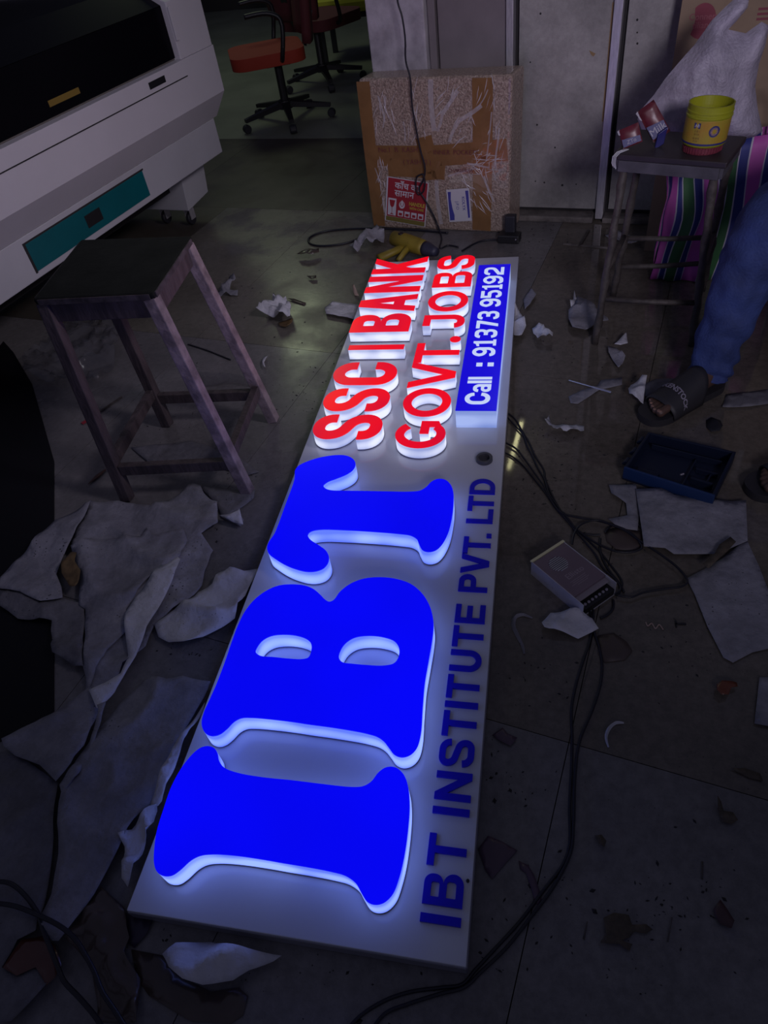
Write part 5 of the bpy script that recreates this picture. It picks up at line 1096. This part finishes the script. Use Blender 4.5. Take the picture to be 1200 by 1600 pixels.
pr5([(160, 800), (230, 770), (310, 745), (330, 715), (440, 700), (440, 738), (320, 768), (210, 838), (172, 835)], 'long pale paper strip under the steel rod', z=.0008, amp=.003, m=M_paper_d)
pr5([(465, 800), (480, 775), (520, 760), (562, 738), (550, 800), (545, 868), (500, 850), (470, 830)], 'bright white paper curl at the toes of the sandal', z=.006, amp=.035, m=M_paper, step=.009)
pr5([(35, 960), (58, 925), (72, 955), (150, 958), (200, 948), (242, 955), (240, 990), (150, 1002), (80, 990)], 'rolled white paper right of the pale reflection on the floor', z=.004, amp=.030, m=M_paper, sc=14, step=.009)
pr5([(980, 790), (1100, 778), (1260, 755), (1260, 830), (1100, 858), (960, 862)], 'clear grey film strip right of the sandal heel', z=.001, amp=.006, m=M_paper_g, name='plastic_film', cat='film')
pr5([(560, 735), (620, 712), (740, 706), (750, 735), (700, 765), (640, 800), (560, 800)], 'thin dull film behind the toes of the sandal', z=.001, amp=.003, m=M_paper_g, name='plastic_film', cat='film')
paper([(802, 482), (815, 495), (822, 512), (815, 526), (802, 530), (800, 505)], 'curved white paper edge peeking out right of the phone number box', .012, .03, M_paper, step=.009)
paper([(818, 470), (830, 455), (838, 462), (828, 478), (820, 485)], 'tiny grey paper above the curved one beside the sign', .004, .012, M_paper_d, step=.008)
pr5([(878, 925), (905, 912), (950, 930), (962, 960), (945, 985), (905, 990), (880, 965)], 'black smudge of rubber on the floor right of the sandal', z=.0006, amp=.006, m=M_rubber, name='rubber_scrap', cat='scrap')
def band(px, r0, lab, m, name='paper_curl', cat='paper', z=.002, h=.010):
    q = catmull([P(x, y, z) for x, y in px], 6, False); t = MB(); n = len(q); vs = []; fs = []
    for i, v in enumerate(q):
        k = math.sin(math.pi * (i + .3) / n) ** .5; d = (q[min(i + 1, n - 1)] - q[max(i - 1, 0)]).normalized(); s_ = Vector((-d.y, d.x, 0)) * r0 * k
        vs += [v - s_, v + Vector((0, 0, h * k)), v + s_]
    for i in range(n - 1): fs += [(i * 3, i * 3 + 1, i * 3 + 4, i * 3 + 3), (i * 3 + 1, i * 3 + 2, i * 3 + 5, i * 3 + 4)]
    t.add(vs, fs); return t.build(name, m, label=lab, cat=cat, loc=(q[0].x, q[0].y, 0), solid=.0005)
band([(832, 966), (818, 961), (806, 964), (802, 976), (808, 992), (816, 1008), (819, 1022)], .005, 'hook shaped grey strip left of the power supply', M_paper_d)
band([(975, 1130), (962, 1130), (952, 1138), (947, 1152), (951, 1168)], .0035, 'pale crescent shaving on the floor below the power supply', M_paper)
# brown scraps
def pn_(l, lab, m=M_scrap, **k):
    k.setdefault('z', .0015); k.setdefault('amp', .008); k.setdefault('name', 'scrap'); k.setdefault('cat', 'scrap'); k.setdefault('step', .009)
    return paper([(700 + x / 2.4, 1100 + y / 2.4) for x, y in l], lab, m=m, **k)
M_bs = mat('dry_brown', (.10, .078, .055), .7, var=.5, scale=40, bump=.3)
pn_([(580, 810), (620, 790), (675, 795), (690, 830), (740, 830), (765, 848), (740, 865), (700, 855), (680, 880), (650, 890), (690, 905), (680, 930), (640, 905), (570, 900), (590, 860)], 'brown crumpled scrap with white edge, largest on the bare near right floor', M_bs, amp=.02, rag=.002)
pn_([(995, 770), (1020, 735), (1045, 770), (1072, 815), (1060, 845), (1020, 830), (1000, 800)], 'oval dark red scrap right of the largest brown one', mat('dark_red_scrap', (.075, .035, .04), .5, var=.3), amp=.008)
pn_([(1005, 355), (1020, 375), (1030, 405), (1065, 412), (1085, 440), (1060, 455), (1025, 445), (1008, 400)], 'pointed brown leaf like scrap near the tile joint at right', M_bs, amp=.014)
pn_([(112, 545), (150, 495), (200, 515), (260, 550), (215, 600), (165, 658), (140, 625)], 'mauve film offcut with holes beside the sign near the joint', mat('mauve_film', (.085, .055, .085), .35), z=.0008, amp=.002)
pn_([(265, 588), (300, 605), (322, 640), (340, 690), (352, 740), (345, 765), (325, 740), (310, 690), (292, 635), (270, 620)], 'thin curved brown strip crossing the long wires', MATS['mauve_film'], z=.0008, amp=.002)
pn_([(165, 120), (205, 90), (225, 115), (260, 130), (235, 160), (200, 145)], 'small dark stain like scrap beside the sign at the tile joint', MATS['mauve_film'], amp=.004)
pn_([(1060, 245), (1110, 242), (1170, 262), (1180, 290), (1130, 280)], 'faint brown flake on the brown tile near the right edge', M_bs, amp=.003)
pn_([(548, 497), (575, 495), (592, 520), (585, 542), (562, 525)], 'wisp of thin film in the middle of the near right floor', M_bs, amp=.006)
for l, lab in (([(505, 880), (520, 815), (524, 818), (512, 888)], 'short dark sliver left of the largest brown scrap'), ([(820, 892), (836, 800), (842, 802), (826, 894)], 'long thin dark splinter right of the largest brown scrap'), ([(948, 655), (950, 590), (958, 592), (956, 658)], 'short upright dark splinter left of the oval scrap')):
    pn_(l, lab, M_bam, amp=.002, step=.006, name='splinter')
def ps8(l, lab, m, **k): return paper([(780 + x / 2.857, 780 + y / 2.857) for x, y in l], lab, m=m, name='scrap', cat='scrap', **k)
ps8([(965, 840), (990, 825), (1055, 830), (1060, 845), (1030, 855), (1018, 885), (985, 890), (965, 865)], 'glossy red brown flake right of the long wires', mat('rust_flake', (.16, .045, .02), .3), z=.002, amp=.016, step=.009)
ps8([(440, 610), (510, 598), (570, 640), (595, 680), (560, 720), (470, 730), (440, 690)], 'brown translucent film below the folded paper at the power supply', mat('thin_brown', (.075, .055, .050), .5), z=.0006, amp=.0022)
ps8([(470, 140), (560, 120), (640, 150), (640, 215), (600, 235), (520, 225), (480, 190)], 'brown plastic film under the looping wires beside the white sheet', MATS['thin_brown'], z=.0006, amp=.0022)
ps8([(905, 300), (960, 250), (980, 210), (1030, 175), (1055, 195), (1020, 235), (985, 270), (930, 320)], 'dark mould coloured scrap lying on the worn sheet at right', M_bs, z=.016, amp=.008)
wire([(1009, 972), (1012, 978), (1018, 974), (1024, 982), (1030, 976), (1036, 984)], .0016, 'tiny squiggle of pale thread right of the brown film', m=MATS['tan_flake'], name='thread', cat='thread')
t = MB(); a_ = P(1055, 975, .002); t.bar(a_, P(1072, 975, .002), .0035, .003); t.bar(P(1056, 970, .002), P(1057, 980, .002), .0035, .003)
t.build('small_nail', M_rubber, label='small dark T shaped nail on the brown floor at right', cat='nail', loc=(a_.x, a_.y, 0))
paper([(945, 372), (965, 370), (1000, 382), (985, 388), (960, 385)], 'whitish crumple on the floor behind the bamboo legged stool', .004, .03, M_paper_d, step=.012)
t = MB(); a_ = P(905, 385, .004); t.bar(a_, P(920, 360, .004), .010, .006); t.build('dark_stick', M_bam, label='short dark stick lying at the foot of the partition', cat='stick', loc=(a_.x, a_.y, 0))
t = MB(); a_ = onrow(935, 379, 3.02); t.bar(P(880, 381, .003), P(958, 388, .003), .008, .005); t.build('wooden_strip', M_dirty, label='thin dirty strip of wood along the joint before the partition', cat='stick', loc=(a_.x, a_.y, 0))

# crumbs of swarf and dust
t = MB()
def crumb(p, s_):
    a = rnd.uniform(0, 6.28); d = Vector((math.cos(a), math.sin(a), 0)) * s_ * rnd.uniform(.8, 2.2); e = Vector((-d.y, d.x, 0)) * rnd.uniform(.25, .7)
    t.add([p - d, p + e, p + d, p - e, p + Vector((0, 0, s_ * .8))], [(0, 1, 4), (1, 2, 4), (2, 3, 4), (3, 0, 4), (0, 3, 2, 1)])
spots = [(820, 700, 60, 45), (850, 760, 80, 40), (900, 740, 90, 40), (1000, 700, 90, 20), (730, 1180, 50, 30), (790, 1230, 60, 30), (880, 1400, 130, 30), (1070, 1390, 110, 34), (1000, 1500, 150, 20), (820, 1500, 90, 12), (1050, 1000, 130, 30), (850, 1060, 90, 22), (950, 850, 90, 20), (870, 560, 60, 20), (980, 560, 80, 16), (470, 620, 60, 34), (500, 560, 60, 24), (420, 470, 110, 24), (450, 420, 120, 16), (820, 395, 60, 50), (860, 370, 60, 60), (950, 400, 70, 20), (300, 820, 60, 20), (300, 1020, 50, 16), (240, 650, 90, 20), (370, 740, 40, 16), (600, 1560, 120, 14), (250, 1480, 100, 18), (900, 450, 60, 18)]
for x, y, s_, n_ in spots:
    for _ in range(n_):
        px, py = rnd.gauss(x, s_ * .5), rnd.gauss(y, s_ * .35); p = P(px, py, 0.0003)
        if X0 - .01 < p.x < X1 + .01 and Y0 - .01 < p.y < Y1 + .01: continue
        if p.x * EY.x + p.y * EY.y > 3.14: continue
        crumb(p, rnd.choice((.0012, .0016, .002, .003)))
t.build('floor_crumbs', M_gap, kind='stuff', label='dark crumbs and swarf scattered over the floor', cat='debris')
# specks lying on the papers
# ------------------------------------------------------------------ office chairs in the back room
M_chr = mat('chair_red', (.34, .035, .015), .8, bump=.1); M_chd = mat('chair_maroon', (.10, .018, .022), .8)
def chair(loc, rot, label, seat_m, back_m):
    o = thing('office_chair', label, 'chair', (0, 0, 0), group='office chairs in the back room'); Zv = Vector((0, 0, 1))
    t = MB(); ol = rrect(-.25, -.30, .23, .18, .10); t.prism(ol, [], world_T, .375, .445); part('seat', t, seat_m, o, bevel=.02, smooth=True)
    t = MB(); vs = []; fs = []
    for j in range(9):
        z = .46 + j * .058; w = .235 + .03 * math.sin(j / 8 * 3.1)
        for i in range(9):
            x = -w + 2 * w * i / 8; vs.append((x, .26 + .05 * (j / 8) - .06 * (1 - (x / w) ** 2) * 0 + .05 * -(x / w) ** 2, z))
    for j in range(8):
        for i in range(8): a = j * 9 + i; fs.append((a, a + 1, a + 10, a + 9))
    t.add(vs, fs); part('backrest', t, back_m, o, smooth=True, solid=.05)
    t = MB(); t.bar((0, .20, .42), (0, .275, .60), .06, .015); part('back_bracket', t, M_black, o)
    t = MB(); t.tube([(0, 0, .11), (0, 0, .37)], .027, 12); t.box((0, 0, .362), (.2, .16, .025)); part('gas_column', t, M_black, o)
    t = MB(); t.lathe((0, 0, .085), [(0, 0), (.05, 0), (.045, .05), (0, .05)], 16); part('hub', t, M_black, o)
    for k in range(5):
        a = 2 * math.pi * k / 5; d = Vector((math.cos(a), math.sin(a), 0)); t = MB(); t.bar(d * .04 + Zv * .11, d * .31 + Zv * .075, .05, .035, w2=.03, h2=.022); lg = part('star_arm', t, M_black, o)
        t = MB(); t.lathe(d * .31 + Zv * .027 - Vector((-d.y, d.x, 0)) * .022, [(0, 0), (.024, 0), (.027, .006), (.027, .038), (.024, .044), (0, .044)], 14, axis=Vector((-d.y, d.x, 0))); part('caster', t, M_rubber, lg)
    for s_ in (-1, 1):
        t = MB(); t.tube(catmull([Vector((s_ * .18, .02, .40)), Vector((s_ * .28, .02, .42)), Vector((s_ * .29, .05, .62)), Vector((s_ * .28, -.02, .66)), Vector((s_ * .27, -.16, .66))], 5, False), .014, 8); part('armrest', t, M_black, o, smooth=True)
    o.location = loc; o.rotation_euler = (0, 0, rot); return o
chair((-1.72, 5.12, 0), math.radians(-68), 'office chair with bright red seat and black star base, nearer of the two', M_chr, M_chd)
chair((-1.68, 6.05, 0), math.radians(150), 'dark maroon office chair behind the red one', M_chd, M_chd)
ys = MB(); c = P(512, 24, .42); ys.box(c + Vector((.1, .75, -.03)), (.75, .5, .10)); ye = thing('bench', 'low bench with an olive yellow cushion in the back room', 'bench', (c.x + .1, c.y + .75, 0))
part('cushion', ys, mat('olive_cushion', (.42, .40, .03), .8), ye, bevel=.03)
t = MB(); t.box((c.x + .1, c.y + .75, .32), (.72, .46, .03)); part('frame', t, M_black, ye)
for sx in (-.32, .32):
    for sy in (-.19, .19): t = MB(); t.box((c.x + .1 + sx, c.y + .75 + sy, .155), (.04, .04, .31)); part('leg', t, M_black, ye)
